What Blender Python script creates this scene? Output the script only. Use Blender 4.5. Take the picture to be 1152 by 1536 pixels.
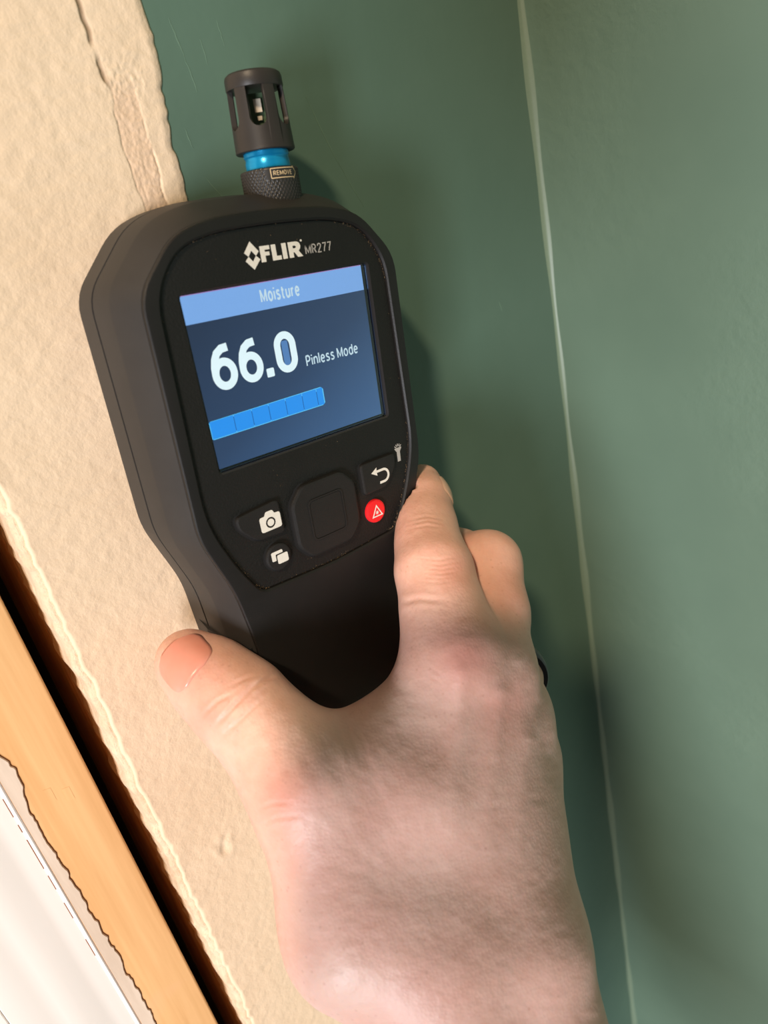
import bpy, bmesh, math, random
import numpy as np
from mathutils import Matrix, Vector
from mathutils.geometry import tessellate_polygon

random.seed(7)
rng = np.random.default_rng(7)
for o in list(bpy.data.objects):
    bpy.data.objects.remove(o)
scene = bpy.context.scene
COL = scene.collection
MM = 0.001
Z0 = 1.30                                   # height of the screen centre above the floor, metres

# ------------------------------------------------------------------ camera, world, lights
# Meter frame: x right, y up, z out of the screen (mm). R, T map it to the camera (x right, y down, z forward).
F = 1055.0
R = np.array([[0.73973498, -0.13572159, 0.65906889],
              [-0.33715678, -0.92238939, 0.18847576],
              [0.58233793, -0.36163166, -0.72808316]])
T = np.array([-23.24446396, -39.90606485, 189.06552961])
THICK = 30.5                                # screen plane to wall, mm
ANG = 0.0903                                # meter is turned a little in the wall plane
CS, SN = math.cos(ANG), math.sin(ANG)
W3 = np.array([[CS, SN, 0], [0, 0, -1], [-SN, CS, 0]])      # meter frame -> world axes


def dev2w(q):
    q = np.asarray(q, float)
    return (q @ W3.T + np.array([0, -THICK, 0])) * MM + np.array([0, 0, Z0])


def cam2dev(p):
    return (np.asarray(p, float) - T) @ R


cam_data = bpy.data.cameras.new('camera')
cam = bpy.data.objects.new('camera', cam_data)
COL.objects.link(cam)
cam_data.sensor_fit = 'VERTICAL'
cam_data.sensor_height = 36.0
cam_data.sensor_width = 27.0
cam_data.lens = F / 1536 * 36.0
cam_data.clip_start = 0.01
cam_data.clip_end = 50
C_dev = -R.T @ T
cam_loc = dev2w(C_dev)
ax = [W3 @ R[0], W3 @ -R[1], W3 @ -R[2]]
m = Matrix.Identity(4)
for j in range(3):
    for i in range(3):
        m[i][j] = ax[j][i]
for i in range(3):
    m[i][3] = cam_loc[i]
cam.matrix_world = m
cam_data.dof.use_dof = True
cam_data.dof.focus_distance = 0.212
cam_data.dof.aperture_fstop = 14.0
scene.camera = cam

vs = scene.view_settings
vs.view_transform = 'Standard'
vs.look = 'None'
vs.gamma = 1
vs.use_curve_mapping = False
vs.exposure = 0.0

world = bpy.data.worlds.new('room_ambient')
scene.world = world
world.use_nodes = True
world.node_tree.nodes['Background'].inputs[0].default_value = (0.95, 0.97, 1.0, 1)
world.node_tree.nodes['Background'].inputs[1].default_value = 0.06


def light(name, kind, loc, energy, color, target=None, **kw):
    d = bpy.data.lights.new(name, kind)
    d.energy = energy
    d.color = color
    for k, v in kw.items():
        setattr(d, k, v)
    o = bpy.data.objects.new(name, d)
    COL.objects.link(o)
    o.location = loc
    if target is not None:
        o.rotation_euler = (Vector(target) - Vector(loc)).to_track_quat('-Z', 'Y').to_euler()
    return o


KD = np.array([1.25, 1.0, -1.4])
KD = KD / np.linalg.norm(KD)
aim = np.array([0.03, -0.02, Z0 - 0.03])
light('ceiling_lamp', 'POINT', aim - KD * 2.4, 188, (1.0, 0.775, 0.53), shadow_soft_size=0.10)
light('window_daylight', 'AREA', (-1.72, -1.12, Z0 - 0.42), 53, (0.90, 0.93, 1.0), target=aim,
      shape='RECTANGLE', size=0.5, size_y=0.7)


# ------------------------------------------------------------------ material helpers
def lin(r, g, b):
    return tuple(((c / 255) / 12.92 if c / 255 < 0.04045 else ((c / 255 + 0.055) / 1.055) ** 2.4) for c in (r, g, b)) + (1,)


class NT:
    def __init__(s, name):
        s.m = bpy.data.materials.new(name)
        s.m.use_nodes = True
        s.t = s.m.node_tree
        s.b = s.t.nodes['Principled BSDF']

    def n(s, kind, **kw):
        x = s.t.nodes.new(kind)
        for k, v in kw.items():
            if k.startswith('i_'):
                x.inputs[k[2:].replace('_', ' ')].default_value = v
            else:
                setattr(x, k, v)
        return x

    def l(s, a, b):
        s.t.links.new(a, b)

    def noise(s, scale, detail=3, rough=0.5, vec=None):
        x = s.n('ShaderNodeTexNoise')
        x.inputs['Scale'].default_value = scale
        x.inputs['Detail'].default_value = detail
        x.inputs['Roughness'].default_value = rough
        if vec:
            s.l(vec, x.inputs['Vector'])
        return x

    def coord(s, scale=(1, 1, 1)):
        tc = s.n('ShaderNodeTexCoord')
        mp = s.n('ShaderNodeMapping')
        mp.inputs['Scale'].default_value = scale
        s.l(tc.outputs['Object'], mp.inputs['Vector'])
        return mp.outputs['Vector']

    def ramp(s, fac, stops):
        r = s.n('ShaderNodeValToRGB')
        els = r.color_ramp.elements
        while len(els) < len(stops):
            els.new(0.5)
        for e, (p, c) in zip(els, stops):
            e.position = p
            e.color = c if len(c) == 4 else tuple(c) + (1,)
        s.l(fac, r.inputs['Fac'])
        return r.outputs['Color']

    def mix(s, fac, a, b, blend='MIX'):
        x = s.n('ShaderNodeMix', data_type='RGBA', blend_type=blend)
        for sock, v in ((x.inputs['Factor'], fac), (x.inputs['A'], a), (x.inputs['B'], b)):
            pass
        ins = [i for i in x.inputs if i.enabled] if False else x.inputs
        fa, A, B = ins[0], ins[6], ins[7]
        for sock, v in ((fa, fac), (A, a), (B, b)):
            if hasattr(v, 'is_linked') or hasattr(v, 'links'):
                s.l(v, sock)
            else:
                sock.default_value = v
        return x.outputs[2]

    def bump(s, height, strength, dist, normal=None):
        x = s.n('ShaderNodeBump')
        x.inputs['Strength'].default_value = strength
        x.inputs['Distance'].default_value = dist
        s.l(height, x.inputs['Height'])
        if normal:
            s.l(normal, x.inputs['Normal'])
        return x.outputs['Normal']

    def set(s, **kw):
        names = {'col': 'Base Color', 'rough': 'Roughness', 'metal': 'Metallic', 'spec': 'Specular IOR Level',
                 'normal': 'Normal', 'sss': 'Subsurface Weight', 'coat': 'Coat Weight', 'emis': 'Emission Color',
                 'estr': 'Emission Strength', 'alpha': 'Alpha', 'trans': 'Transmission Weight', 'ior': 'IOR'}
        for k, v in kw.items():
            sock = s.b.inputs[names[k]]
            if hasattr(v, 'links'):
                s.l(v, sock)
            else:
                sock.default_value = v
        return s.m


def flat(name, col, rough=0.5, **kw):
    n = NT(name)
    nz = n.noise(900, 2, 0.5, n.coord())
    c = n.mix(nz.outputs['Fac'], tuple(x * 0.93 for x in col[:3]) + (1,), tuple(min(1, x * 1.07) for x in col[:3]) + (1,))
    return n.set(col=c, rough=rough, **kw)


def black_plastic(name, col, rough, bump, dust=0.15, bscale=2600):
    n = NT(name)
    v = n.coord()
    big = n.noise(60, 4, 0.6, v)
    fine = n.noise(bscale, 3, 0.6, v)
    vor = n.n('ShaderNodeTexVoronoi')
    vor.inputs['Scale'].default_value = 420
    n.l(v, vor.inputs['Vector'])
    speck = n.ramp(vor.outputs['Distance'], [(0.0, (1, 1, 1)), (0.055, (0, 0, 0))])
    pick = n.ramp(n.noise(140, 2, 0.6, v).outputs['Fac'], [(0.60, (0, 0, 0)), (0.70, (dust,) * 3)])
    sp = n.mix(1.0, speck, pick, 'MULTIPLY')
    base = n.mix(big.outputs['Fac'], tuple(c * 0.75 for c in col) + (1,), tuple(c * 1.3 for c in col) + (1,))
    c = n.mix(sp, base, (0.55, 0.48, 0.38, 1))
    return n.set(col=c, rough=rough, spec=0.35, normal=n.bump(fine.outputs['Fac'], bump, 0.0004))


MAT = {}
MAT['rubber'] = black_plastic('black_rubber_shell', (0.026, 0.0235, 0.0215), 0.52, 0.10, 0.25)
MAT['panel'] = black_plastic('black_grained_faceplate', (0.0085, 0.0078, 0.007), 0.50, 0.55, 0.5, 1500)
MAT['frame'] = black_plastic('black_front_frame', (0.0105, 0.0095, 0.0088), 0.46, 0.12, 0.35)
MAT['button'] = black_plastic('black_button_rubber', (0.0125, 0.0113, 0.0105), 0.55, 0.18, 0.1)
MAT['gloss'] = black_plastic('black_gloss_bezel', (0.022, 0.021, 0.022), 0.22, 0.03, 0.0)
MAT['cap'] = black_plastic('dark_brown_black_cap', (0.030, 0.026, 0.023), 0.42, 0.05, 0.05)
MAT['knurl'] = black_plastic('black_knurled_metal', (0.030, 0.028, 0.026), 0.35, 0.05, 0.05)
MAT['slot'] = flat('seam_shadow_black', (0.004, 0.004, 0.004), 0.8)
MAT['red'] = flat('red_button', lin(232, 28, 34), 0.45)
MAT['white'] = flat('white_print', lin(226, 220, 208), 0.6)
MAT['grey'] = flat('grey_print', lin(170, 165, 158), 0.6)
MAT['label'] = flat('gold_print', lin(205, 180, 140), 0.5)
MAT['dust'] = flat('tan_dust', lin(150, 122, 90), 0.9)
MAT['pcb'] = flat('green_circuit_board', lin(60, 82, 55), 0.4)
MAT['chip'] = flat('pale_ceramic_chip', lin(190, 178, 160), 0.4)
MAT['ringblack'] = flat('black_ring', lin(34, 34, 36), 0.28)
n = NT('blue_anodised_ring')
n.set(col=n.mix(n.noise(60, 2, 0.5, n.coord((1, 30, 1))).outputs['Fac'], lin(10, 140, 200), lin(30, 165, 215)), metal=0.45, rough=0.25)
MAT['blue'] = n.m


def emit(name, col, s=1.0):
    n = NT(name)
    nz = n.noise(2500, 1, 0.5, n.coord())
    c = n.mix(nz.outputs['Fac'], tuple(x * 0.94 for x in col[:3]) + (1,), col)
    return n.set(col=(0.005, 0.005, 0.008, 1), rough=0.3, spec=0.1, emis=c, estr=s)


MAT['e_head'] = emit('screen_header_blue', lin(126, 174, 236))
MAT['e_text'] = emit('screen_text_white', lin(228, 250, 255), 1.05)
MAT['e_text2'] = emit('screen_small_text', lin(205, 232, 245), 0.95)
MAT['e_bar'] = emit('screen_bar_blue', lin(40, 150, 246))
MAT['e_bar_edge'] = emit('screen_bar_outline', lin(95, 200, 252))
MAT['e_tick'] = emit('screen_tick', lin(30, 95, 170))
MAT['e_zero'] = emit('screen_zero_fill', lin(86, 132, 190))
MAT['e_pink'] = emit('screen_pink_line', lin(190, 130, 200))
n = NT('screen_navy')                              # lcd black level, brighter towards one corner: glass reflection painted into the glow
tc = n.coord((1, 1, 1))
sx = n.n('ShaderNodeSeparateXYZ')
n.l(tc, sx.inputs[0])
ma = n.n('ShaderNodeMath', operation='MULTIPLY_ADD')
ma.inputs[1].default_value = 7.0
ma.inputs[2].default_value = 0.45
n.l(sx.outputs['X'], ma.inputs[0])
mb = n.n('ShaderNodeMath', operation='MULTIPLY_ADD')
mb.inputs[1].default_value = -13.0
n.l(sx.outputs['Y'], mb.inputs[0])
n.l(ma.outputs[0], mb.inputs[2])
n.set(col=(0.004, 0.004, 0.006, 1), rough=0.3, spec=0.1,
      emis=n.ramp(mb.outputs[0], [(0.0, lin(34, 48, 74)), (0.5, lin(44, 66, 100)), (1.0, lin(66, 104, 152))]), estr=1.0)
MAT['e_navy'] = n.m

n = NT('clear_screen_pane')
tr = n.n('ShaderNodeBsdfTransparent')
gl = n.n('ShaderNodeBsdfGlossy')
gl.inputs['Roughness'].default_value = 0.06
fr = n.n('ShaderNodeFresnel')
fr.inputs['IOR'].default_value = 1.40
ms = n.n('ShaderNodeMixShader')
n.l(fr.outputs[0], ms.inputs[0])
n.l(tr.outputs[0], ms.inputs[1])
n.l(gl.outputs[0], ms.inputs[2])
n.l(ms.outputs[0], n.t.nodes['Material Output'].inputs['Surface'])
MAT['pane'] = n.m

# painted walls
n = NT('cream_wall_paint')
v = n.coord()
pe = n.noise(330, 4, 0.55, v)
pe2 = n.noise(120, 3, 0.5, v)
big = n.noise(14, 3, 0.6, v)
c = n.ramp(big.outputs['Fac'], [(0.3, lin(226, 200, 169)), (0.7, lin(235, 211, 182))])
a_c = n.n('ShaderNodeAttribute', attribute_name='crack')
a_t = n.n('ShaderNodeAttribute', attribute_name='tape')
c = n.mix(a_t.outputs['Fac'], c, lin(222, 190, 160))
c = n.mix(a_c.outputs['Fac'], c, lin(158, 134, 108))
nb = n.bump(pe2.outputs['Fac'], 0.22, 0.0010)
n.set(col=c, rough=0.62, spec=0.3, normal=n.bump(pe.outputs['Fac'], 0.42, 0.0008, nb))
MAT['cream'] = n.m

n = NT('gypsum_edge')
v = n.coord()
c = n.ramp(n.noise(90, 4, 0.65, v).outputs['Fac'], [(0.3, lin(200, 174, 144)), (0.7, lin(232, 208, 180))])
n.set(col=c, rough=0.9, spec=0.1, normal=n.bump(n.noise(420, 4, 0.7, v).outputs['Fac'], 0.7, 0.0012))
MAT['gypsum'] = n.m

n = NT('dark_green_wall_paint')
v = n.coord()
big = n.noise(9, 4, 0.6, v)
c = n.ramp(big.outputs['Fac'], [(0.3, lin(84, 109, 95)), (0.7, lin(93, 117, 102))])
b1 = n.bump(n.noise(75, 3, 0.5, v).outputs['Fac'], 0.16, 0.0011)
n.set(col=c, rough=0.40, spec=0.40, normal=n.bump(n.noise(300, 2, 0.5, v).outputs['Fac'], 0.05, 0.0005, b1))
MAT['green'] = n.m
n = NT('rolled_green_wall_paint')
v = n.coord()
c = n.ramp(n.noise(9, 4, 0.6, v).outputs['Fac'], [(0.3, lin(92, 114, 99)), (0.7, lin(101, 123, 107))])
patch = n.ramp(n.noise(9, 2, 0.5, v).outputs['Fac'], [(0.45, (0, 0, 0)), (0.62, (1, 1, 1))])
h = n.mix(1.0, n.noise(170, 4, 0.6, v).outputs['Color'], patch, 'MULTIPLY')
b1 = n.bump(h, 0.45, 0.0014)
n.set(col=c, rough=0.42, spec=0.40, normal=n.bump(n.noise(45, 3, 0.5, v).outputs['Fac'], 0.12, 0.0015, b1))
MAT['green2'] = n.m
MAT['caulk'] = flat('green_caulk_bead', lin(112, 130, 110), 0.42)
MAT['scratch'] = flat('pale_green_scratch', lin(100, 126, 108), 0.6)

n = NT('bare_pine')
v = n.coord((1, 1, 0.045))
g1 = n.noise(330, 5, 0.6, v)
g2 = n.noise(95, 3, 0.5, n.coord((1, 1, 0.02)))
kn = n.noise(26, 3, 0.6, n.coord())
c1 = n.ramp(g2.outputs['Fac'], [(0.30, lin(206, 150, 94)), (0.42, lin(232, 180, 122)), (0.75, lin(240, 192, 136))])
c = n.mix(0.35, c1, n.ramp(g1.outputs['Fac'], [(0.3, lin(205, 150, 95)), (0.65, lin(246, 200, 146))]))
c = n.mix(n.ramp(kn.outputs['Fac'], [(0.62, (0, 0, 0)), (0.78, (0.5, 0.5, 0.5))]), c, lin(244, 190, 150))
n.set(col=c, rough=0.6, spec=0.25, normal=n.bump(g1.outputs['Fac'], 0.15, 0.0004))
MAT['wood'] = n.m
n = NT('rough_stud_lumber')
c = n.ramp(n.noise(140, 5, 0.65, n.coord((1, 1, 0.1))).outputs['Fac'], [(0.3, lin(176, 128, 84)), (0.7, lin(214, 168, 120))])
n.set(col=c, rough=0.85, spec=0.1)
MAT['stud'] = n.m
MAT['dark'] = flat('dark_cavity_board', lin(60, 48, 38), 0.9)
n = NT('white_trim_paint')
v = n.coord((1, 1, 0.08))
c = n.ramp(n.noise(50, 3, 0.5, v).outputs['Fac'], [(0.3, lin(243, 238, 232)), (0.7, lin(250, 246, 241))])
n.set(col=c, rough=0.38, spec=0.45, normal=n.bump(n.noise(220, 2, 0.5, v).outputs['Fac'], 0.06, 0.0006))
MAT['trim'] = n.m
n = NT('old_offwhite_paint_film')
v = n.coord((1, 1, 0.15))
c = n.ramp(n.noise(160, 4, 0.6, v).outputs['Fac'], [(0.3, lin(218, 198, 178)), (0.7, lin(234, 216, 198))])
n.set(col=c, rough=0.6, spec=0.3, normal=n.bump(n.noise(300, 3, 0.6, v).outputs['Fac'], 0.2, 0.0006))
MAT['film'] = n.m
MAT['torn'] = flat('torn_brown_paper', lin(132, 78, 44), 0.9)


# ------------------------------------------------------------------ mesh helpers
def mesh_obj(name, verts, faces, mat, parent=None, smooth=False):
    me = bpy.data.meshes.new(name)
    me.from_pydata([tuple(map(float, v)) for v in verts], [], [tuple(map(int, f)) for f in faces])
    me.validate()
    bm = bmesh.new()
    bm.from_mesh(me)
    bmesh.ops.recalc_face_normals(bm, faces=bm.faces)
    bm.to_mesh(me)
    bm.free()
    if smooth:
        for p in me.polygons:
            p.use_smooth = True
    if mat:
        me.materials.append(mat)
    o = bpy.data.objects.new(name, me)
    COL.objects.link(o)
    if parent:
        o.parent = parent
    return o


def smooth_angle(o, deg=35):
    me = o.data
    for p in me.polygons:
        p.use_smooth = True
    bm = bmesh.new()
    bm.from_mesh(me)
    for e in bm.edges:
        if len(e.link_faces) == 2 and e.calc_face_angle(0) > math.radians(deg):
            e.smooth = False
    bm.to_mesh(me)
    bm.free()
    return o


def tag(o, label, cat=None, group=None, kind=None):
    o['label'] = label
    if cat:
        o['category'] = cat
    if group:
        o['group'] = group
    if kind:
        o['kind'] = kind
    return o


def round_poly(pts, rad, seg=5, closed=True):
    """Round the corners of a polygon; every corner gives seg+1 points so outlines match up."""
    out = []
    k = len(pts)
    for i in range(k):
        p = np.array(pts[i], float)
        a = np.array(pts[i - 1], float) - p
        b = np.array(pts[(i + 1) % k], float) - p
        r = rad[i] if hasattr(rad, '__len__') else rad
        la, lb = np.linalg.norm(a), np.linalg.norm(b)
        d = min(r, la * 0.48, lb * 0.48)
        A, B = p + a / la * d, p + b / lb * d
        for s in range(seg + 1):
            t = s / seg
            out.append(tuple((1 - t) ** 2 * A + 2 * t * (1 - t) * p + t * t * B))
    return out


def mirror(half):
    """half runs from top centre down the right side to bottom centre (centre points excluded twice)."""
    left = [(-x, y) for x, y in reversed(half) if abs(x) > 1e-6]
    return list(half) + left


def loft(levels, cap0=False, cap1=False):
    """levels: list of (points2d, z) with equal counts."""
    verts, faces = [], []
    k = len(levels[0][0])
    for pts, z in levels:
        verts += [(x * MM, y * MM, z * MM) for x, y in pts]
    for l in range(len(levels) - 1):
        for i in range(k):
            j = (i + 1) % k
            faces.append((l * k + i, l * k + j, (l + 1) * k + j, (l + 1) * k + i))
    if cap0:
        faces.append(tuple(range(k))[::-1])
    if cap1:
        faces.append(tuple((len(levels) - 1) * k + i for i in range(k)))
    return verts, faces


def ring_face(outer, inner, z, verts, faces):
    tri = tessellate_polygon([[Vector((x, y, 0)) for x, y in outer], [Vector((x, y, 0)) for x, y in inner]])
    b = len(verts)
    verts += [(x * MM, y * MM, z * MM) for x, y in list(outer) + list(inner)]
    faces += [tuple(b + i for i in t) for t in tri]


def plate(name, pts, z0, z1, mat, parent, bev=0.0, holes=()):
    """A thin prism from a 2-d outline, optionally with an inset top edge or holes (mm)."""
    verts, faces = [], []
    if holes:
        loops = [pts] + list(holes)
        tri = tessellate_polygon([[Vector((x, y, 0)) for x, y in lp] for lp in loops])
        allp = [p for lp in loops for p in lp]
        nn = len(allp)
        verts = [(x * MM, y * MM, z0 * MM) for x, y in allp] + [(x * MM, y * MM, z1 * MM) for x, y in allp]
        faces = [tuple(t) for t in tri] + [tuple(i + nn for i in t) for t in tri]
        b = 0
        for lp in loops:
            for i in range(len(lp)):
                j = (i + 1) % len(lp)
                faces.append((b + i, b + j, nn + b + j, nn + b + i))
            b += len(lp)
    elif bev > 0:
        cx, cy = np.mean(pts, axis=0)
        ins = []
        k = len(pts)
        for i in range(k):
            p = np.array(pts[i]); d = np.array(pts[(i + 1) % k]) - np.array(pts[i - 1])
            nrm = np.array([d[1], -d[0]]) / (np.linalg.norm(d) + 1e-9)
            if nrm @ (p - np.array([cx, cy])) > 0:
                nrm = -nrm
            ins.append(tuple(p + nrm * bev))
        mid = [tuple((np.array(a) * 0.75 + np.array(b) * 0.25)) for a, b in zip(pts, ins)]
        verts, faces = loft([(pts, z0), (pts, z1 - bev), (mid, z1 - bev * 0.3), (ins, z1)], True, True)
    else:
        verts, faces = loft([(pts, z0), (pts, z1)], True, True)
    return mesh_obj(name, verts, faces, mat, parent)


def circle(cx, cy, r, k=32):
    return [(cx + r * math.cos(2 * math.pi * i / k), cy + r * math.sin(2 * math.pi * i / k)) for i in range(k)]


def rrect(x0, x1, y0, y1, r, seg=4):
    return round_poly([(x0, y0), (x1, y0), (x1, y1), (x0, y1)], r, seg)


def _arc(cx, cy, rx, ry, a0, a1, k=14):
    return [(cx + rx * math.cos(math.radians(a0 + (a1 - a0) * i / k)), cy + ry * math.sin(math.radians(a0 + (a1 - a0) * i / k))) for i in range(k + 1)]


GLYPH = {                                     # name: (width, strokes) on a unit cap height
    'M': (.74, [[(0, 0), (0, 1)], [(0, .98), (.37, .12), (.74, .98)], [(.74, 1), (.74, 0)]]),
    'o': (.50, [_arc(.25, .36, .25, .36, 0, 360, 24)]),
    'i': (.0, [[(0, 0), (0, .72)], [(0, .90), (0, 1.03)]]),
    's': (.42, [[(.40, .62), (.32, .70), (.20, .72), (.08, .68), (.03, .56), (.08, .45), (.22, .38), (.36, .31), (.42, .19), (.36, .06), (.22, 0), (.08, .02), (0, .10)]]),
    't': (.30, [[(.10, .95), (.10, .16), (.15, .04), (.30, .01)], [(-.04, .70), (.30, .70)]]),
    'u': (.46, [[(0, .72), (0, .22), (.05, .07), (.18, 0), (.34, .05), (.46, .22)], [(.46, .72), (.46, 0)]]),
    'r': (.26, [[(0, 0), (0, .72)], [(0, .42), (.07, .62), (.26, .70)]]),
    'e': (.48, [[(.01, .38), (.48, .38)], _arc(.245, .36, .245, .36, 3, 318, 22)]),
    'P': (.50, [[(0, 0), (0, 1)], [(0, 1), (.25, 1)] + _arc(.25, .725, .25, .275, 90, -90, 12) + [(0, .45)]]),
    'n': (.46, [[(0, 0), (0, .72)], [(0, .48), (.10, .66), (.25, .72), (.40, .66), (.46, .50), (.46, 0)]]),
    'l': (.0, [[(0, 0), (0, 1.04)]]),
    'd': (.50, [_arc(.25, .36, .25, .36, 0, 360, 24), [(.50, 0), (.50, 1.04)]]),
    'R': (.54, [[(0, 0), (0, 1)], [(0, 1), (.25, 1)] + _arc(.25, .74, .25, .26, 90, -90, 12) + [(0, .48)], [(.27, .48), (.54, 0)]]),
    '2': (.50, [[(.02, .76), (.05, .90), (.16, 1), (.34, 1), (.47, .90), (.49, .74), (.42, .58), (.22, .32), (.02, 0), (.52, 0)]]),
    '7': (.50, [[(0, 1), (.50, 1), (.42, .78), (.26, .40), (.16, 0)]]),
    '6': (.56, [_arc(.28, .32, .28, .32, 0, 360, 28), [(.0, .34), (.01, .52), (.06, .72), (.15, .88), (.30, .98), (.50, 1.0)]]),
    '0': (.52, [_arc(.26, .70, .26, .30, 0, 180, 14) + _arc(.26, .30, .26, .30, 180, 360, 14) + [(.52, .70)]]),
    'E': (.46, [[(0, 0), (0, 1)], [(0, 1), (.46, 1)], [(0, .5), (.42, .5)], [(0, 0), (.46, 0)]]),
    'O': (.60, [_arc(.30, .5, .30, .5, 0, 360, 28)]),
    'V': (.60, [[(0, 1), (.30, 0), (.60, 1)]]),
}


def text_mesh(body, x0, x1, y0, y1, bold=0.12, thick=0.06):
    """Plain stroke lettering fitted to a box in mm; bold is the stroke width on a unit cap height."""
    vs_, fs_ = [], []
    pen = 0.0
    for ch in body:
        if ch == ' ':
            pen += 0.30
            continue
        wd, strokes = GLYPH[ch]
        for st in strokes:
            pts = np.array(st, float) + np.array([pen, 0])
            closed = np.linalg.norm(pts[0] - pts[-1]) < 1e-6
            b = len(vs_)
            k = len(pts)
            for i in range(k):
                pr = pts[i - 1] if i else (pts[-2] if closed else pts[0])
                nx = pts[i + 1] if i < k - 1 else (pts[1] if closed else pts[-1])
                d1, d2 = pts[i] - pr, nx - pts[i]
                d1 = d1 / (np.linalg.norm(d1) + 1e-9)
                d2 = d2 / (np.linalg.norm(d2) + 1e-9)
                if not closed and i == 0:
                    d1 = d2
                if not closed and i == k - 1:
                    d2 = d1
                t_ = d1 + d2
                t_ = t_ / (np.linalg.norm(t_) + 1e-9)
                nr = np.array([-t_[1], t_[0]])
                mit = min(1.6, 1.0 / max(0.3, float(nr @ np.array([-d1[1], d1[0]]))))
                ext = np.zeros(2)
                vs_.append(pts[i] + nr * bold / 2 * mit)
                vs_.append(pts[i] - nr * bold / 2 * mit)
            fs_ += [(b + 2 * i, b + 2 * i + 1, b + 2 * i + 3, b + 2 * i + 2) for i in range(k - 1)]
        pen += wd + bold + 0.13
    v = np.array(vs_)
    mn, mx = v.min(0), v.max(0)
    q = np.zeros((len(v), 3))
    q[:, 0] = x0 + (v[:, 0] - mn[0]) / (mx[0] - mn[0]) * (x1 - x0)
    q[:, 1] = y0 + (v[:, 1] - mn[1]) / (mx[1] - mn[1]) * (y1 - y0)
    q[:, 2] = thick
    return q, fs_


def text_obj(name, body, box, z, mat, parent, bold=0.12):
    q, f = text_mesh(body, *box, bold=bold)
    q[:, 2] += z
    return mesh_obj(name, q * MM, f, mat, parent)


def wpt(x, y, z):
    """wall coordinates in mm: x right, y into the wall, z up from the screen centre"""
    return (x * MM, y * MM, z * MM + Z0)


# ------------------------------------------------------------------ the setting
def box_verts(x0, x1, y0, y1, z0, z1):
    v = [wpt(x, y, z) for z in (z0, z1) for y in (y0, y1) for x in (x0, x1)]
    f = [(0, 1, 3, 2), (4, 6, 7, 5), (0, 4, 5, 1), (2, 3, 7, 6), (0, 2, 6, 4), (1, 5, 7, 3)]
    return v, f


ZB, ZT = -900.0, 700.0


def corner_x(z):
    return 155.0 - 0.017 * z


# green painted drywall that the meter is pressed against
v = [wpt(-73.0, 0, ZB), wpt(corner_x(ZB), 0, ZB), wpt(corner_x(ZT), 0, ZT), wpt(-73.0, 0, ZT)]
v += [(a, b + 13 * MM, c) for a, b, c in v]
wall_back = mesh_obj('wall_back', v, [(0, 1, 2, 3), (4, 7, 6, 5), (0, 4, 5, 1), (1, 5, 6, 2), (2, 6, 7, 3), (3, 7, 4, 0)], MAT['green'])
tag(wall_back, 'dark green painted drywall behind the moisture meter, its left part coated cream', kind='structure')

v = [wpt(corner_x(ZB), 0, ZB), wpt(corner_x(ZB), -1100, ZB), wpt(corner_x(ZT), -1100, ZT), wpt(corner_x(ZT), 0, ZT)]
v += [(a + 13 * MM, b, c) for a, b, c in v]
wall_right = mesh_obj('wall_right', v, [(0, 1, 2, 3), (4, 7, 6, 5), (0, 4, 5, 1), (1, 5, 6, 2), (2, 6, 7, 3), (3, 7, 4, 0)], MAT['green2'])
tag(wall_right, 'green painted wall meeting the first wall at the inside corner on the right', kind='structure')

# caulk bead in the corner
zs = np.linspace(ZB, ZT, 500)
verts, faces = [], []
for i, z in enumerate(zs):
    w = 1.9 + 0.4 * math.sin(z * 0.031) + 0.35 * math.sin(z * 0.11 + 1)
    cx = corner_x(z)
    for (dx, dy) in ((-w, 0.0), (-w * 0.52, -w * 0.25), (-w * 0.25, -w * 0.52), (0.0, -w)):
        verts.append(wpt(cx + dx, dy, z))
    if i:
        for k in range(3):
            faces.append(((i - 1) * 4 + k, (i - 1) * 4 + k + 1, i * 4 + k + 1, i * 4 + k))
caulk = mesh_obj('caulk_bead', verts, faces, MAT['caulk'], wall_back, True)
tag(caulk, 'pale green caulk line running down the wall corner')

# scratches in the green paint
for (x0, z0, x1, z1, w) in [(46, 66, 53, 47, .35), (53, 47, 60, 33, .25), (8, 87, 9.5, 78, .35), (9.5, 78, 10.5, 70, .3), (5.5, 50, 9.5, 44, .3),
                            (22, 86, 22.6, 80, .25), (15.5, 82, 15.9, 76, .25), (3.9, 62, 4.4, 57, .3), (31, 60, 33, 54, .2), (120, -13, 121, -17, .5)]:
    d = np.array([x1 - x0, z1 - z0], float); L = np.linalg.norm(d); d /= L; nr = np.array([-d[1], d[0]])
    pts_t, pts_b = [], []
    K = 9
    for i in range(K):
        s = i / (K - 1)
        c = np.array([x0, z0]) + d * L * s + nr * random.uniform(-.15, .15)
        ww = w * math.sin(math.pi * (0.06 + 0.88 * s)) * random.uniform(0.5, 1.1)
        pts_t.append(c + nr * ww / 2)
        pts_b.append(c - nr * ww / 2)
    verts = [wpt(p[0], -0.08, p[1]) for p in pts_t] + [wpt(p[0], -0.08, p[1]) for p in pts_b]
    verts += [(a, b + 0.1 * MM, c) for a, b, c in verts]
    n2 = 2 * K
    faces = [(i, i + 1, K + i + 1, K + i) for i in range(K - 1)] + [(i, i + 1, n2 + i + 1, n2 + i) for i in range(K - 1)] + \
            [(K + i, K + i + 1, n2 + K + i + 1, n2 + K + i) for i in range(K - 1)]
    mesh_obj('scratch', verts, faces, MAT['scratch'], wall_back)


# value noise used for ragged edges and relief
def vnoise(x, seed=0):
    x = np.asarray(x, float)
    i = np.floor(x).astype(int)
    f_ = x - i
    f_ = f_ * f_ * (3 - 2 * f_)

    def h(k):
        s = np.sin(k * 127.1 + seed * 311.7) * 43758.5453
        return s - np.floor(s)
    return (h(i) * (1 - f_) + h(i + 1) * f_) * 2 - 1


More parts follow.
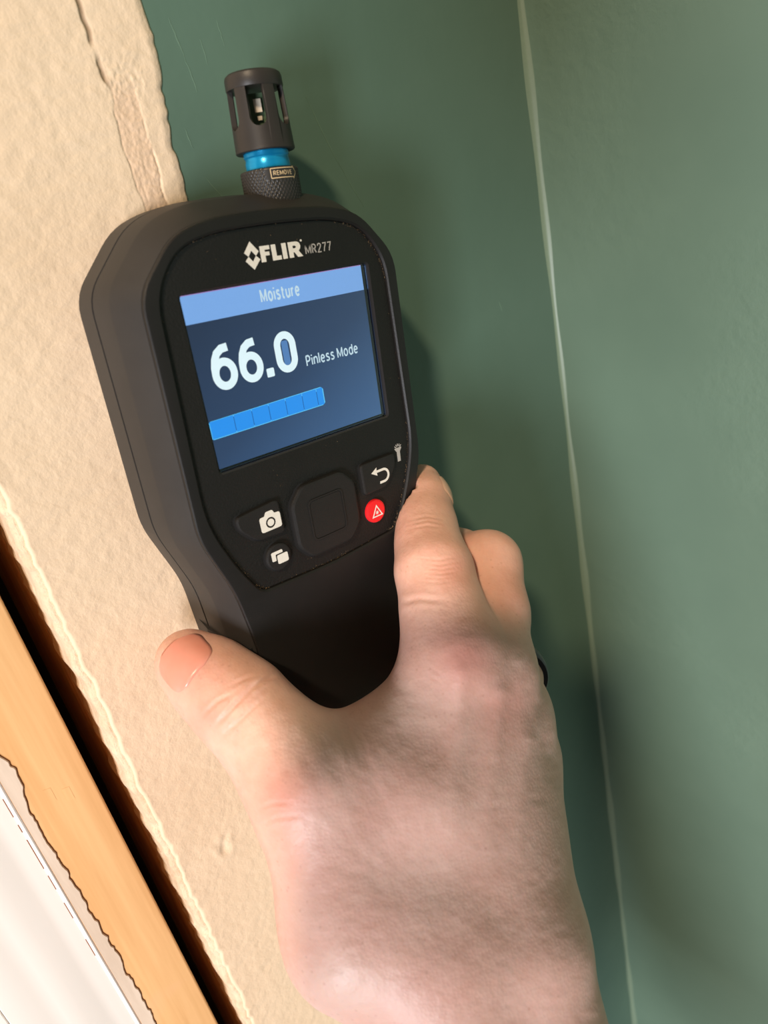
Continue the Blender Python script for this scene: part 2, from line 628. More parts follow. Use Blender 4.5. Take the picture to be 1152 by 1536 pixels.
def vnoise2(x, y, seed=0):
    xi, yi = np.floor(x), np.floor(y)
    fx, fy = x - xi, y - yi
    fx, fy = fx * fx * (3 - 2 * fx), fy * fy * (3 - 2 * fy)

    def h(a, b):
        s = np.sin(a * 127.1 + b * 269.5 + seed * 311.7) * 43758.5453
        return s - np.floor(s)
    return ((h(xi, yi) * (1 - fx) + h(xi + 1, yi) * fx) * (1 - fy) + (h(xi, yi + 1) * (1 - fx) + h(xi + 1, yi + 1) * fx) * fy) * 2 - 1


# cream skim coat over the green paint, torn at both edges
zz = np.concatenate([np.linspace(ZB, -300, 60, endpoint=False), np.linspace(-300, 30, 330, endpoint=False), np.linspace(30, 110, 240, endpoint=False), np.linspace(110, ZT, 60)])
left_edge = -74.9 + 0.35 * vnoise(zz / 9, 1) + 0.45 * vnoise(zz / 2.6, 2)
right_edge = np.interp(zz, [-100, 43, 55, 64, 79, 91, 120, 300], [-1.2, -1.4, -1.3, -0.4, 1.9, 1.6, -2, -4]) + 0.40 * vnoise(zz / 4.2, 3) + 0.28 * vnoise(zz / 1.7, 4)
uu = np.unique(np.concatenate([np.linspace(-75, -20, 46), np.linspace(-20, -3, 68), np.linspace(-3, 0, 8)]))
uu = (uu + 75) / 75
XX = left_edge[:, None] + (right_edge - left_edge)[:, None] * uu[None, :]
ZZ = np.repeat(zz[:, None], len(uu), 1)
hgt = 0.85 + 0.035 * vnoise2(XX / 7, ZZ / 7, 5) + 0.05 * vnoise2(XX / 2, ZZ / 2, 6)
# old joint tape: a rough slightly sunken band with a crack along its left side
tl = -15.3 + 0.7 * vnoise(zz / 9, 7) + 0.35 * vnoise(zz / 2.5, 8) + np.interp(zz, [44, 58, 70, 91], [0.0, 0.4, 1.0, 0.2])
tr_ = -7.6 + 0.5 * vnoise(zz / 8, 9) + 0.3 * vnoise(zz / 2.2, 10)
band = ((XX > tl[:, None]) & (XX < tr_[:, None])).astype(float)
low = np.clip((76 - ZZ) / 6, 0, 1)
hgt -= band * low * (0.10 + 0.07 * vnoise2(XX / 1.1, ZZ / 1.1, 11) + 0.08 * vnoise2(XX / 0.55, ZZ / 0.55, 12))
up = np.clip((ZZ - 70) / 5, 0, 1)
patchm = np.clip(1 - np.abs((XX + 8 - 0.2 * (ZZ - 85)) / 6.5) ** 3, 0, 1) * np.clip((ZZ - 78) / 2 + 0.6 * vnoise2(XX / 2, ZZ / 2, 30), 0, 1)
hgt += 0.10 * patchm
rough_zone = np.clip(1 - np.abs(ZZ - 74) / 7, 0, 1) * ((XX > -15) & (XX < -4))
hgt += rough_zone * (0.12 * vnoise2(XX / 1.3, ZZ / 1.3, 13) + 0.12 * vnoise2(XX / 0.6, ZZ / 0.6, 17))
crk = np.exp(-((XX - tl[:, None]) / (0.26 + 0.34 * up)) ** 4) * (0.16 + 0.22 * up) * np.clip(0.75 + 0.7 * vnoise(zz / 3.0, 14), 0.2, 1)[:, None]
hgt -= crk
crk2 = np.exp(-((XX - tr_[:, None]) / 0.3) ** 2) * 0.22 * np.clip(0.3 + vnoise(zz / 4.0, 15), 0, 1)[:, None] * low
hgt -= crk2
# little nicks
for (nx, nz, rw, dp) in [(-59.2, -153, 1.6, .6), (-57.5, -149, 1.0, .5), (-61, -150, .9, .35), (-24, 30.5, .5, .5), (-62.5, -215, 1.0, .3)]:
    dd = ((XX - nx) / rw) ** 2 + ((ZZ - nz) / (rw * 1.7)) ** 2
    hgt += -dp * np.exp(-dd) + 0.4 * dp * np.exp(-((np.sqrt(dd) - 1.6) / .5) ** 2)
# curled lip at the torn left edge
hgt += 0.20 * np.exp(-((XX - left_edge[:, None]) / 2.0) ** 2) * (0.1 + 0.9 * vnoise2(XX / 1.6, ZZ / 3.0, 16))
crack_att = np.clip(np.exp(-((XX - tl[:, None]) / (0.28 + 0.45 * up)) ** 4) * (0.25 + 0.75 * up) * np.clip(0.7 + 0.8 * vnoise(zz / 3.0, 14), 0.1, 1)[:, None] * np.clip((ZZ - 20) / 10, 0, 1), 0, 1)
hgt *= 0.18 + 0.82 * np.clip((right_edge[:, None] - XX) / 2.2, 0, 1) ** 0.6
hgt = np.clip(hgt, 0.10, 3)
nz_, nu = XX.shape
P = np.stack([XX * MM, -hgt * MM, ZZ * MM + Z0], -1).reshape(-1, 3)
B = np.stack([XX * MM, np.full_like(XX, 0.0), ZZ * MM + Z0], -1)
edge_l = B[:, 0].copy(); edge_l[:, 1] = 0.2 * MM; edge_l[:, 0] += 0.2 * MM
edge_r = B[:, -1].copy(); edge_r[:, 1] = 0.05 * MM
verts = np.concatenate([P, edge_l, edge_r])
idx = np.arange(nz_ * nu).reshape(nz_, nu)
faces = np.stack([idx[:-1, :-1], idx[:-1, 1:], idx[1:, 1:], idx[1:, :-1]], -1).reshape(-1, 4).tolist()
bl, br = nz_ * nu, nz_ * nu + nz_
for i in range(nz_ - 1):
    faces.append((bl + i, idx[i, 0], idx[i + 1, 0], bl + i + 1))
    faces.append((idx[i, -1], br + i, br + i + 1, idx[i + 1, -1]))
skim = mesh_obj('skim_coat', verts, faces, MAT['cream'], wall_back, True)
for nm, arr in (('crack', crack_att), ('tape', 0.75 * band * low * np.clip((ZZ - 20) / 10, 0, 1))):
    at = skim.data.attributes.new(nm, 'FLOAT', 'POINT')
    buf = np.zeros(len(skim.data.vertices), np.float32)
    buf[:arr.size] = arr.ravel()
    at.data.foreach_set('value', buf)
tag(skim, 'cream textured paint coat with torn edges and an old taped joint')

# crumbled cut edge of the drywall, running back to the stud
ys = np.array([-0.55, -0.35, 0.05, 0.7, 1.6, 3.0, 6.0, 10.0, 13.0, 17.0])
xo = np.array([0.0, 0.7, 1.3, 1.7, 1.9, 2.0, 2.0, 2.0, 1.9, 1.8])
z2 = np.concatenate([np.linspace(ZB, -300, 40, endpoint=False), np.linspace(-300, 40, 380, endpoint=False), np.linspace(40, ZT, 60)])
le2 = np.interp(z2, zz, left_edge)
Yg = np.repeat(ys[None, :], len(z2), 0)
Zg = np.repeat(z2[:, None], len(ys), 1)
Xg = le2[:, None] + 0.15 - xo[None, :] + 0.22 * vnoise2(Yg / 4.0, Zg / 5.0, 20) * (Yg > -0.4) + 0.14 * vnoise2(Yg / 1.5, Zg / 1.6, 21) * (Yg > -0.4)
idx = np.arange(Xg.size).reshape(Xg.shape)
verts = np.stack([Xg * MM, Yg * MM, Zg * MM + Z0], -1).reshape(-1, 3)
faces = np.stack([idx[:-1, :-1], idx[:-1, 1:], idx[1:, 1:], idx[1:, :-1]], -1).reshape(-1, 4).tolist()
gyp = mesh_obj('drywall_cut_edge', verts, faces, MAT['gypsum'], wall_back, False)
tag(gyp, 'crumbling cut edge of the drywall beside the gap')

# stud behind the drywall and the dark back of the cavity
v, f_ = box_verts(-76.8, -37, 16.0, 58, ZB, ZT)
stud = mesh_obj('trim_1', v, f_, MAT['stud'])
tag(stud, 'rough wooden stud hidden in the dark gap behind the drywall', kind='structure')
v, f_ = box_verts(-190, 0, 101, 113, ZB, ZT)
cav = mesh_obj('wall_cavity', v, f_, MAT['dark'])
tag(cav, 'dark board closing the back of the gap beside the door jamb', kind='structure')

# door jamb: bare pine edge with a strip of torn old paint
JY = 2.5
prof = round_poly([(-105.2, JY), (-84.8, JY), (-84.8, 100.5), (-105.2, 100.5)], [0.2, 0.9, 0.2, 0.2], 4)
k = len(prof)
zj = np.linspace(ZB, ZT, 40)
verts = [wpt(x, y, z) for z in zj for x, y in prof]
faces = [(i * k + j, i * k + (j + 1) % k, (i + 1) * k + (j + 1) % k, (i + 1) * k + j) for i in range(len(zj) - 1) for j in range(k)]
faces += [tuple(range(k)), tuple((len(zj) - 1) * k + j for j in range(k))]
jamb = mesh_obj('trim_2', verts, faces, MAT['wood'])
smooth_angle(jamb, 40)
tag(jamb, 'bare pine door jamb edge beside the dark gap, old paint torn off', kind='structure')
zp = np.linspace(-420, 100, 900)
edge = np.interp(zp, [-420, -198, -160, -124, -99, -90, -84, -77, -60, 100], [-101.6, -101.4, -101.3, -102.0, -102.5, -101.2, -100.4, -102.4, -101.8, -102]) \
    + 0.35 * vnoise(zp / 3.6, 22) + 0.25 * vnoise(zp / 1.3, 23)


def film(name, off, y0, y1, mat):
    verts, faces = [], []
    for i, z in enumerate(zp):
        e = edge[i] + off
        verts += [wpt(-105.0, y0, z), wpt(e - 0.25, y0, z), wpt(e, (y0 + y1) / 2, z), wpt(e, y1, z), wpt(-105.0, y1, z)]
        if i:
            for q in range(4):
                faces.append(((i - 1) * 5 + q, (i - 1) * 5 + q + 1, i * 5 + q + 1, i * 5 + q))
    return mesh_obj(name, verts, faces, mat, jamb, False)


tag(film('torn_paper_edge', 0.32, JY - 0.12, JY + 0.05, MAT['torn']), 'brown torn line along the remaining paint')
tag(film('old_paint_strip', 0.0, JY - 0.45, JY + 0.05, MAT['film']), 'strip of old off-white paint with a ragged edge')
# finger joint in the pine
for i in range(5):
    zc = -93.0 - 1.6 * i
    plx = [(-99.5 + i * 2.1, zc), (-97.6 + i * 2.1, zc - 0.6), (-97.6 + i * 2.1, zc - 5.4), (-99.5 + i * 2.1, zc - 4.8)]
    verts = [wpt(x, JY - 0.05, z) for x, z in plx] + [wpt(x, JY + 0.1, z) for x, z in plx]
    if i in (1, 3):
        mesh_obj('joint_finger', verts, [(0, 1, 2, 3), (0, 4, 5, 1), (1, 5, 6, 2), (2, 6, 7, 3), (3, 7, 4, 0)], MAT['wood'], jamb)

# white painted trim left of the jamb
prof = [(-105.0, 12), (-105.0, 1.6), (-105.15, 0.95), (-105.6, 0.75), (-106.2, 0.95), (-106.5, 1.25), (-107.0, 1.2), (-109.5, 1.1), (-112.0, 1.0), (-112.8, 0.75),
        (-115.3, 0.65), (-116.2, 0.4), (-121, 0.3), (-124.6, 0.2), (-125.8, -0.1), (-132.3, -0.25), (-132.65, 0.3), (-133.0, -0.25), (-165, -0.8), (-168, 0), (-168, 12)]
k = len(prof)
prof = [(x, y + (1.5 if y < 10 else 0)) for x, y in prof]
zj = np.linspace(ZB, ZT, 300)
verts, faces = [], []
for i, z in enumerate(zj):
    for j, (x, y) in enumerate(prof):
        wob = 0.05 * float(vnoise(z / 20 + j * 7.3, 31)) if 2 <= j <= 18 else 0
        verts.append(wpt(x + wob, y, z))
    if i:
        for j in range(k):
            faces.append(((i - 1) * k + j, (i - 1) * k + (j + 1) % k, i * k + (j + 1) % k, i * k + j))
faces += [tuple(range(k)), tuple((len(zj) - 1) * k + j for j in range(k))]
casing = mesh_obj('trim_3', verts, faces, MAT['trim'])
smooth_angle(casing, 28)
tag(casing, 'glossy white moulded door trim at the lower left', kind='structure')
for (z0, z1) in [(-78, -82.5), (-84, -88), (-90, -97), (-100, -103), (-106, -118), (-121, -127), (-133, -140), (-150, -158)]:
    verts = [wpt(-106.62, 2.65, z0), wpt(-106.38, 2.6, z0), wpt(-106.38, 2.6, z1), wpt(-106.62, 2.65, z1)]
    verts += [(a, b + 0.5 * MM, c) for a, b, c in verts]
    o = mesh_obj('caulk_crack', verts, [(0, 1, 2, 3), (0, 4, 5, 1), (1, 5, 6, 2), (2, 6, 7, 3), (3, 7, 4, 0)], MAT['torn'], casing)

# ------------------------------------------------------------------ the moisture meter
meter = bpy.data.objects.new('moisture_meter', None)
COL.objects.link(meter)
mw = Matrix.Identity(4)
for i in range(3):
    for j in range(3):
        mw[i][j] = W3[i][j]
mw[1][3] = -THICK * MM
mw[2][3] = Z0
meter.matrix_world = mw
meter.empty_display_size = 0.02
tag(meter, 'black handheld moisture meter with a blue screen held flat against the wall', 'moisture meter')

seam_h = [(0, 44.0), (20, 43.0), (30.5, 39.3), (43.7, 24.8), (43.6, -37), (36.6, -57), (35.4, -72), (32, -118), (24, -131), (0, -133)]
rim_h = [(0, 38.6), (18, 37.8), (28, 35.2), (38.8, 23.5), (39.4, -37), (33.2, -54.5), (30.8, -71), (27.5, -116), (21, -127), (0, -129)]
rad = [8, 6, 5.0, 5.0, 4.5, 5, 6, 8, 10, 8]


def sym_outline(h):
    full = mirror(h)
    rr = rad + [r for r, (x, y) in zip(reversed(rad), reversed(h)) if abs(x) > 1e-6]
    return round_poly(full, rr, 5)


def lev(t):
    return sym_outline([(a[0] * (1 - t) + b[0] * t, a[1] * (1 - t) + b[1] * t) for a, b in zip(seam_h, rim_h)])


v, f_ = loft([(lev(1.15), -30.3), (lev(1.05), -29.6), (lev(0.06), -27.0), (lev(0.0), -26.4), (lev(0.0), -17.75), (lev(0.30), -17.6)], True, True)
shell_b = smooth_angle(mesh_obj('back_shell', v, f_, MAT['rubber'], meter), 22)

panel_h = [(0, 35.0), (17.5, 34.4), (27.5, 31.8), (34.6, 22.5), (36.0, -33), (31.0, -47), (25.2, -57.6), (0, -58.8)]
panel_r = [8, 6, 7, 7, 8, 6, 3.0, 8]


def panel_outline(grow=0.0):
    h = []
    for x, y in panel_h:
        L = math.hypot(x, y + 12)
        h.append((x + (grow * x / L if x else 0), y + grow * (y + 12) / L))
    full = mirror(h)
    rr = panel_r + [r for r, (x, y) in zip(reversed(panel_r), reversed(h)) if abs(x) > 1e-6]
    return round_poly(full, rr, 5)


v, f_ = loft([(lev(0.30), -16.95), (lev(0.0), -16.8), (lev(0.16), -9.0), (lev(0.20), -8.2), (lev(0.90), -0.9), (lev(0.97), -0.35), (lev(1.03), -0.30)])
smooth_angle(mesh_obj('grip_overmold', v, f_, MAT['rubber'], meter), 16)
v, f_ = loft([(lev(1.0), -0.6), (lev(0.985), 0.0), (lev(1.0), 0.55), (lev(1.06), 0.92), (lev(1.12), 1.0)])
ring_face(lev(1.12), panel_outline(0.9), 1.0, v, f_)
vb, fb = loft([(panel_outline(0.9), 1.0), (panel_outline(0.35), 0.55), (panel_outline(0.15), -0.55)])
b0 = len(v)
v += vb
f_ += [tuple(i + b0 for i in q) for q in fb]
shell_f = mesh_obj('front_frame', v, f_, MAT['frame'], meter)
bm = bmesh.new()
bm.from_mesh(shell_f.data)
bmesh.ops.remove_doubles(bm, verts=bm.verts, dist=1e-6)
bmesh.ops.recalc_face_normals(bm, faces=bm.faces)
bm.to_mesh(shell_f.data)
bm.free()
smooth_angle(shell_f, 22)
v, f_ = loft([(lev(0.32), -17.7), (lev(0.32), -16.85)], True, True)
mesh_obj('seam_gasket', v, f_, MAT['slot'], meter)

# faceplate with the screen window
win = rrect(-29.5, 29.5, -22.5, 22.5, 1.3, 4)
win2 = rrect(-29.0, 29.0, -22.1, 22.1, 1.0, 4)
win3 = rrect(-28.9, 28.9, -21.9, 21.9, 0.8, 4)
v, f_ = [], []
ring_face(panel_outline(0.1), win, 0.0, v, f_)
vb, fb = loft([(panel_outline(0.1), 0.0), (panel_outline(0.1), -1.2)])
b0 = len(v); v += vb; f_ += [tuple(i + b0 for i in q) for q in fb]
mesh_obj('faceplate', v, f_, MAT['panel'], meter)
v, f_ = loft([(win, 0.02), (win2, -0.35), (win2, -1.0), (win3, -1.25), (win3, -2.4)])
bez = mesh_obj('screen_bezel', v, f_, MAT['gloss'], meter)

ZL = -2.2
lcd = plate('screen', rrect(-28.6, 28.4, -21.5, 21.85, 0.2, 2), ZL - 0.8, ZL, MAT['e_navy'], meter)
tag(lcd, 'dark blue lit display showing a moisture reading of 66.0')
plate('header_bar', [(-28.55, 15.05), (28.35, 15.05), (28.35, 21.7), (-28.55, 21.7)], ZL + 0.01, ZL + 0.03, MAT['e_head'], lcd)
plate('header_line', [(-28.55, 21.72), (28.35, 21.72), (28.35, 21.84), (-28.55, 21.84)], ZL + 0.01, ZL + 0.035, MAT['e_pink'], lcd)
text_obj('header_text', 'Moisture', (-6.2, 6.2, 16.75, 20.1), ZL + 0.0, MAT['e_text2'], lcd, 0.20)
# 66.0 reading: one mesh per glyph
for body, bx in (('6', (-24.3, -17.0, -2.3, 9.2)), ('6', (-16.3, -9.2, -2.2, 9.0)), ('0', (-5.0, 1.9, -2.1, 8.8))):
    text_obj('reading_digit', body, bx, ZL + 0.0, MAT['e_text'], lcd, 0.215)
plate('reading_point', rrect(-8.6, -6.3, -2.0, 0.3, 0.3, 2), ZL + 0.02, ZL + 0.07, MAT['e_text'], lcd)
plate('zero_fill', rrect(-2.6, -0.6, -0.1, 6.4, 0.6, 3), ZL + 0.02, ZL + 0.05, MAT['e_zero'], lcd)
text_obj('mode_text', 'Pinless Mode', (4.3, 22.9, -1.9, 1.3), ZL + 0.0, MAT['e_text2'], lcd, 0.17)
bar = [(-28.2, -13.4), (-27.7, -13.7), (7.5, -13.5), (8.4, -12.9), (8.4, -9.0), (7.6, -8.3), (-27.6, -8.9), (-28.2, -9.3)]
plate('level_bar_outline', bar, ZL + 0.01, ZL + 0.02, MAT['e_bar_edge'], lcd)
bx = [-27.95, -20.95, -15.45, -10.15, -4.65, 0.95, 5.95, 8.15]
for i in range(7):
    x0, x1 = bx[i] + (0.1 if i else 0), bx[i + 1] - 0.1

    def yb(x):
        return -13.5 + (x + 28) / 36 * 0.2

    def yt(x):
        return -9.0 + (x + 28) / 36 * 0.5
    plate('level_segment', [(x0, yb(x0)), (x1, yb(x1)), (x1, yt(x1)), (x0, yt(x0))], ZL + 0.02, ZL + 0.05, MAT['e_bar'], lcd)
for xx in bx[1:-1]:
    plate('level_tick', [(xx - 0.1, -13.1), (xx + 0.1, -13.1), (xx + 0.1, -9.3), (xx - 0.1, -9.3)], ZL + 0.02, ZL + 0.045, MAT['e_tick'], lcd)
pane = plate('screen_pane', rrect(-28.95, 28.95, -22.05, 22.05, 0.9, 4), -1.1, -1.0, MAT['pane'], meter)

# logo and model number
plate('logo_diamond', [(-7.6, 31.7), (-5.5, 29.2), (-6.5, 28.25), (-7.6, 29.6), (-8.65, 28.25), (-9.7, 29.2)], 0.0, 0.06, MAT['white'], meter)
plate('logo_diamond', [(-7.6, 25.1), (-5.45, 27.3), (-6.5, 28.25), (-7.6, 27.0), (-8.65, 28.25), (-9.7, 27.3)], 0.0, 0.06, MAT['white'], meter)
yb0, yt0 = 26.5, 30.3
plate('logo_letter', [(-5.1, yb0), (-3.75, yb0), (-3.75, 27.95), (-2.45, 27.95), (-2.45, 28.85), (-3.75, 28.85), (-3.75, 29.35), (-2.2, 29.35), (-2.2, yt0), (-5.1, yt0)], 0, .06, MAT['white'], meter)
plate('logo_letter', [(-1.7, yb0), (1.0, yb0), (1.0, 27.5), (-0.35, 27.5), (-0.35, yt0), (-1.7, yt0)], 0, .06, MAT['white'], meter)
plate('logo_letter', [(1.5, yb0), (2.85, yb0), (2.85, yt0), (1.5, yt0)], 0, .06, MAT['white'], meter)
rr_o = [(3.5, yb0), (4.85, yb0), (4.85, 27.75), (5.2, 27.75), (6.1, yb0), (7.75, yb0), (6.55, 28.0), (7.1, 28.5), (7.3, 29.1), (7.1, 29.8), (6.5, 30.2), (5.8, yt0), (3.5, yt0)]
plate('logo_letter', rr_o, 0, .06, MAT['white'], meter, holes=[[(4.85, 28.7), (5.6, 28.7), (5.95, 29.0), (5.6, 29.35), (4.85, 29.35)]])
plate('trademark_dot', circle(7.75, 30.35, 0.28, 12), 0, .06, MAT['white'], meter)
text_obj('model_number', 'MR277', (8.6, 17.4, 26.75, 29.25), 0.0, MAT['grey'], meter, 0.155)

# buttons
cam_pts = round_poly([(-28.6, -34.6), (-15.0, -33.6), (-14.6, -43.6), (-23.9, -43.0), (-28.4, -38.2)], [1.6, 1.6, 1.2, 2, 1.8], 4)
back_pts = round_poly([(14.6, -33.5), (28.6, -33.6), (28.4, -37.6), (23.9, -43.0), (14.8, -43.2)], [1.6, 1.6, 1.8, 2, 1.2], 4)


def grow(pts, g):
    c = np.mean(pts, axis=0)
    return [tuple(np.array(p) + (np.array(p) - c) / np.linalg.norm(np.array(p) - c) * g) for p in pts]


def socket(pts):
    plate('button_gap', grow(pts, 0.45), 0.0, 0.03, MAT['slot'], meter)


BZ = 1.3
socket(cam_pts)
cb = plate('camera_button', cam_pts, 0.0, BZ, MAT['button'], meter, 0.5)
socket(back_pts)
bb = plate('back_button', back_pts, 0.0, BZ, MAT['button'], meter, 0.5)
gp = circle(-18.2, -49.9, 4.0, 36)
socket(gp)
gb = plate('gallery_button', gp, 0.0, BZ, MAT['button'], meter, 0.5)
lp = circle(18.2, -49.4, 3.7, 36)
socket(lp)
lb = plate('laser_button', lp, 0.0, 1.2, MAT['red'], meter, 0.6)
tag(lb, 'small round red button with a warning triangle')
pad = round_poly([(-7.2, -32.6), (7.2, -32.6), (11.4, -37.2), (11.4, -50.0), (7.4, -54.6), (-7.4, -54.6), (-11.4, -50.0), (-11.4, -37.2)], 1.8, 4)
socket(pad)
nav = plate('navigation_pad', pad, 0.0, 1.7, MAT['button'], meter, 0.7)
cen = rrect(-6.2, 6.2, -50.0, -37.4, 1.8, 5)
cen_i = rrect(-5.75, 5.75, -49.55, -37.85, 1.5, 5)
plate('center_key_ridge', cen, 1.65, 1.95, MAT['button'], nav, holes=[cen_i])
plate('center_key', rrect(-5.6, 5.6, -49.4, -38.0, 1.4, 5), 1.6, 1.78, MAT['button'], nav)
IZ = BZ + 0.01
# camera icon
cx, cy = -18.6, -38.9
body = round_poly([(cx - 3.3, cy - 2.5), (cx + 3.3, cy - 2.5), (cx + 3.3, cy + 1.9), (cx + 1.6, cy + 1.9), (cx + 1.1, cy + 3.0), (cx - 1.1, cy + 3.0), (cx - 1.6, cy + 1.9), (cx - 3.3, cy + 1.9)],
                  [.7, .7, .7, .3, .4, .4, .3, .7], 3)
plate('camera_icon', body, IZ, IZ + 0.05, MAT['white'], cb, holes=[circle(cx, cy - 0.35, 1.55, 24)])
plate('camera_icon_lens', circle(cx, cy - 0.35, 1.05, 24), IZ, IZ + 0.05, MAT['white'], cb)
# gallery icon
plate('gallery_icon', round_poly([(-18.9, -51.9), (-15.4, -51.9), (-15.4, -49.2), (-18.9, -49.2)], 0.5, 3), IZ, IZ + .05, MAT['white'], gb)
plate('gallery_icon', round_poly([(-20.6, -50.6), (-19.3, -50.6), (-19.3, -48.8), (-16.9, -48.8), (-16.9, -47.9), (-20.6, -47.9)], [.4, .1, .3, .1, .4, .4], 3), IZ, IZ + .05, MAT['white'], gb)
# back arrow: stroke and head
arc = [(20.0, -37.2), (23.0, -37.2)] + [(23.0 + 1.9 * math.sin(a), -39.1 + 1.9 * math.cos(a)) for a in np.linspace(0.2, math.pi, 12)] + [(21.2, -41.0)]
hw = 0.38
top, bot = [], []
for i, p in enumerate(arc):
    a = np.array(arc[max(i - 1, 0)]); b = np.array(arc[min(i + 1, len(arc) - 1)])
    d = (b - a) / np.linalg.norm(b - a)
    nr = np.array([-d[1], d[0]])
    top.append(tuple(np.array(p) + nr * hw)); bot.append(tuple(np.array(p) - nr * hw))
plate('back_arrow', top + bot[::-1], IZ, IZ + .05, MAT['white'], bb)
plate('back_arrow_head', [(18.2, -37.2), (20.5, -35.9), (20.3, -37.2), (20.5, -38.5)], IZ, IZ + .06, MAT['white'], bb)
# laser warning triangle
tx, ty = 18.4, -49.7
LZ = 1.21
plate('warning_triangle', [(tx - 2.2, ty - 1.5), (tx + 2.2, ty - 1.5), (tx, ty + 2.4)], LZ, LZ + .05, MAT['white'], lb, holes=[[(tx - 1.55, ty - 1.12), (tx + 1.55, ty - 1.12), (tx, ty + 1.65)]])
star = [(tx + (0.75 if i % 2 else 0.3) * math.cos(i * math.pi / 8), ty - 0.2 + (0.75 if i % 2 else 0.3) * math.sin(i * math.pi / 8)) for i in range(16)]
plate('warning_burst', star, LZ, LZ + .05, MAT['white'], lb)
# flashlight mark
fx = 31.2
plate('flashlight_icon', [(fx - 0.7, -37.3), (fx + 0.5, -37.3), (fx + 0.6, -34.2), (fx + 1.3, -33.3), (fx + 1.3, -32.9), (fx - 1.4, -32.9), (fx - 1.4, -33.3), (fx - 0.7, -34.2)], 0.0, .06, MAT['grey'], meter)
for a in (-50, -25, 0, 25, 50):
    a = math.radians(a)
    d = np.array([math.sin(a), math.cos(a)]); nr = np.array([d[1], -d[0]]) * 0.13
    c0 = np.array([fx, -33.4]) + d * 0.95; c1 = np.array([fx, -33.4]) + d * 1.75
    plate('flashlight_ray', [tuple(c0 - nr), tuple(c1 - nr), tuple(c1 + nr), tuple(c0 + nr)], 0.0, .06, MAT['grey'], meter)

# ridge strip on the left flank of the handle (and its twin on the right)
for s in (-1, 1):
    verts, faces = [], []
    path = [(-26.2, 34.3, -70.0), (-17.0, 35.45, -71.0), (-8.0, 33.6, -73.0), (-1.2, 31.1, -74.5)]
    for i, (z, x, y) in enumerate(path):
        for (dx, dy) in ((-0.8, 1.1), (0.9, 0.7), (0.9, -0.7), (-0.8, -1.1)):
            verts.append((s * (x + dx) * MM, (y + dy) * MM, z * MM))
        if i:
            for q in range(4):
                faces.append(((i - 1) * 4 + q, (i - 1) * 4 + (q + 1) % 4, i * 4 + (q + 1) % 4, i * 4 + q))
    faces += [(0, 1, 2, 3), (12, 13, 14, 15)]
    mesh_obj('grip_ridge', verts, faces, MAT['button'], meter)

# dust caught on the faceplate and along its recessed edge
po = panel_outline(0.3)
verts, faces = [], []
rd = random.Random(3)


def speck(x, y, z, r):
    b = len(verts)
    a0 = rd.uniform(0, 6)
    for q in range(3):
        verts.append(((x + r * math.cos(a0 + q * 2.1)) * MM, (y + r * math.sin(a0 + q * 2.1)) * MM, z * MM))
    verts.append((x * MM, y * MM, (z + r * 0.9) * MM))
    faces.extend([(b, b + 1, b + 3), (b + 1, b + 2, b + 3), (b + 2, b, b + 3), (b, b + 2, b + 1)])


for _ in range(520):
    i_ = rd.randrange(len(po))
    p0, p1 = po[i_ - 1], po[i_]
    t_ = rd.random()
    x, y = p0[0] + (p1[0] - p0[0]) * t_, p0[1] + (p1[1] - p0[1]) * t_
    keep = 0.9 if (y < -40 or x > 20) else 0.18
    if rd.random() < keep:
        L = math.hypot(x, y + 12)
        g = -abs(rd.gauss(0, 0.35))
        speck(x + x / L * g, y + (y + 12) / L * g, 0.01, rd.uniform(0.05, 0.13))
for _ in range(90):
    x, y = rd.uniform(-34, 34), rd.uniform(-57, 34)
    if abs(x) > 30.5 or y < -24 or y > 24:
        if abs(x) < 22 or -30 < y < 20:
            speck(x, y, 0.01, rd.uniform(0.05, 0.12))
dust = mesh_obj('dust_specks', verts, faces, MAT['dust'], meter)
dust['kind'] = 'stuff'

# ---- humidity sensor on top
AX, AZ = 9.9, -12.0


def lathe(name, prof, mat, parent, seg=64, fn=None, deg=30):
    verts, faces = [], []
    k = len(prof)
    for i in range(seg):
        a = 2 * math.pi * i / seg
        for j, (r, y) in enumerate(prof):
            rr = r + (fn(a, y) if fn and 0 < j < k - 1 else 0)
            verts.append(((AX + rr * math.sin(a)) * MM, y * MM, (AZ + rr * math.cos(a)) * MM))
    for i in range(seg):
        for j in range(k - 1):
            faces.append((i * k + j, ((i + 1) % seg) * k + j, ((i + 1) % seg) * k + j + 1, i * k + j + 1))
    faces.append(tuple(i * k for i in range(seg)))
    faces.append(tuple(i * k + k - 1 for i in range(seg)))
    return smooth_angle(mesh_obj(name, verts, faces, mat, parent), deg)


# the label faces the camera's right: azimuth measured from +z towards +x
AC = math.atan2(C_dev[0] - AX, C_dev[2] - AZ)
A_LAB = AC + 0.47


def knurl(a, y):
    d = abs(((a - A_LAB + math.pi) % (2 * math.pi)) - math.pi)
    if d < 0.62 and y > 45.6:
        return 0.0
    p = 2 * math.pi / 44
    u = (a + (y - 41) * 0.10) % p / p
    w = (a - (y - 41) * 0.10) % p / p
    return -0.28 * max(abs(u - 0.5) * 2, abs(w - 0.5) * 2) ** 2 + 0.12


ys = [40.0, 40.2] + list(np.linspace(40.6, 48.2, 34)) + [48.5, 48.7]
prof = [(7.0, ys[0])] + [(7.55, y) for y in ys[1:-1]] + [(7.0, ys[-1])]
collar = lathe('sensor_collar', [(7.4, 40.0)] + [(7.55, y) for y in np.linspace(40.3, 48.3, 34)] + [(7.35, 48.6), (5.2, 48.7)], MAT['knurl'], meter, 352, lambda a, y: knurl(a, y) if y < 48.35 else 0, 60)
tag(collar, 'knurled black collar with a small REMOVE arrow')


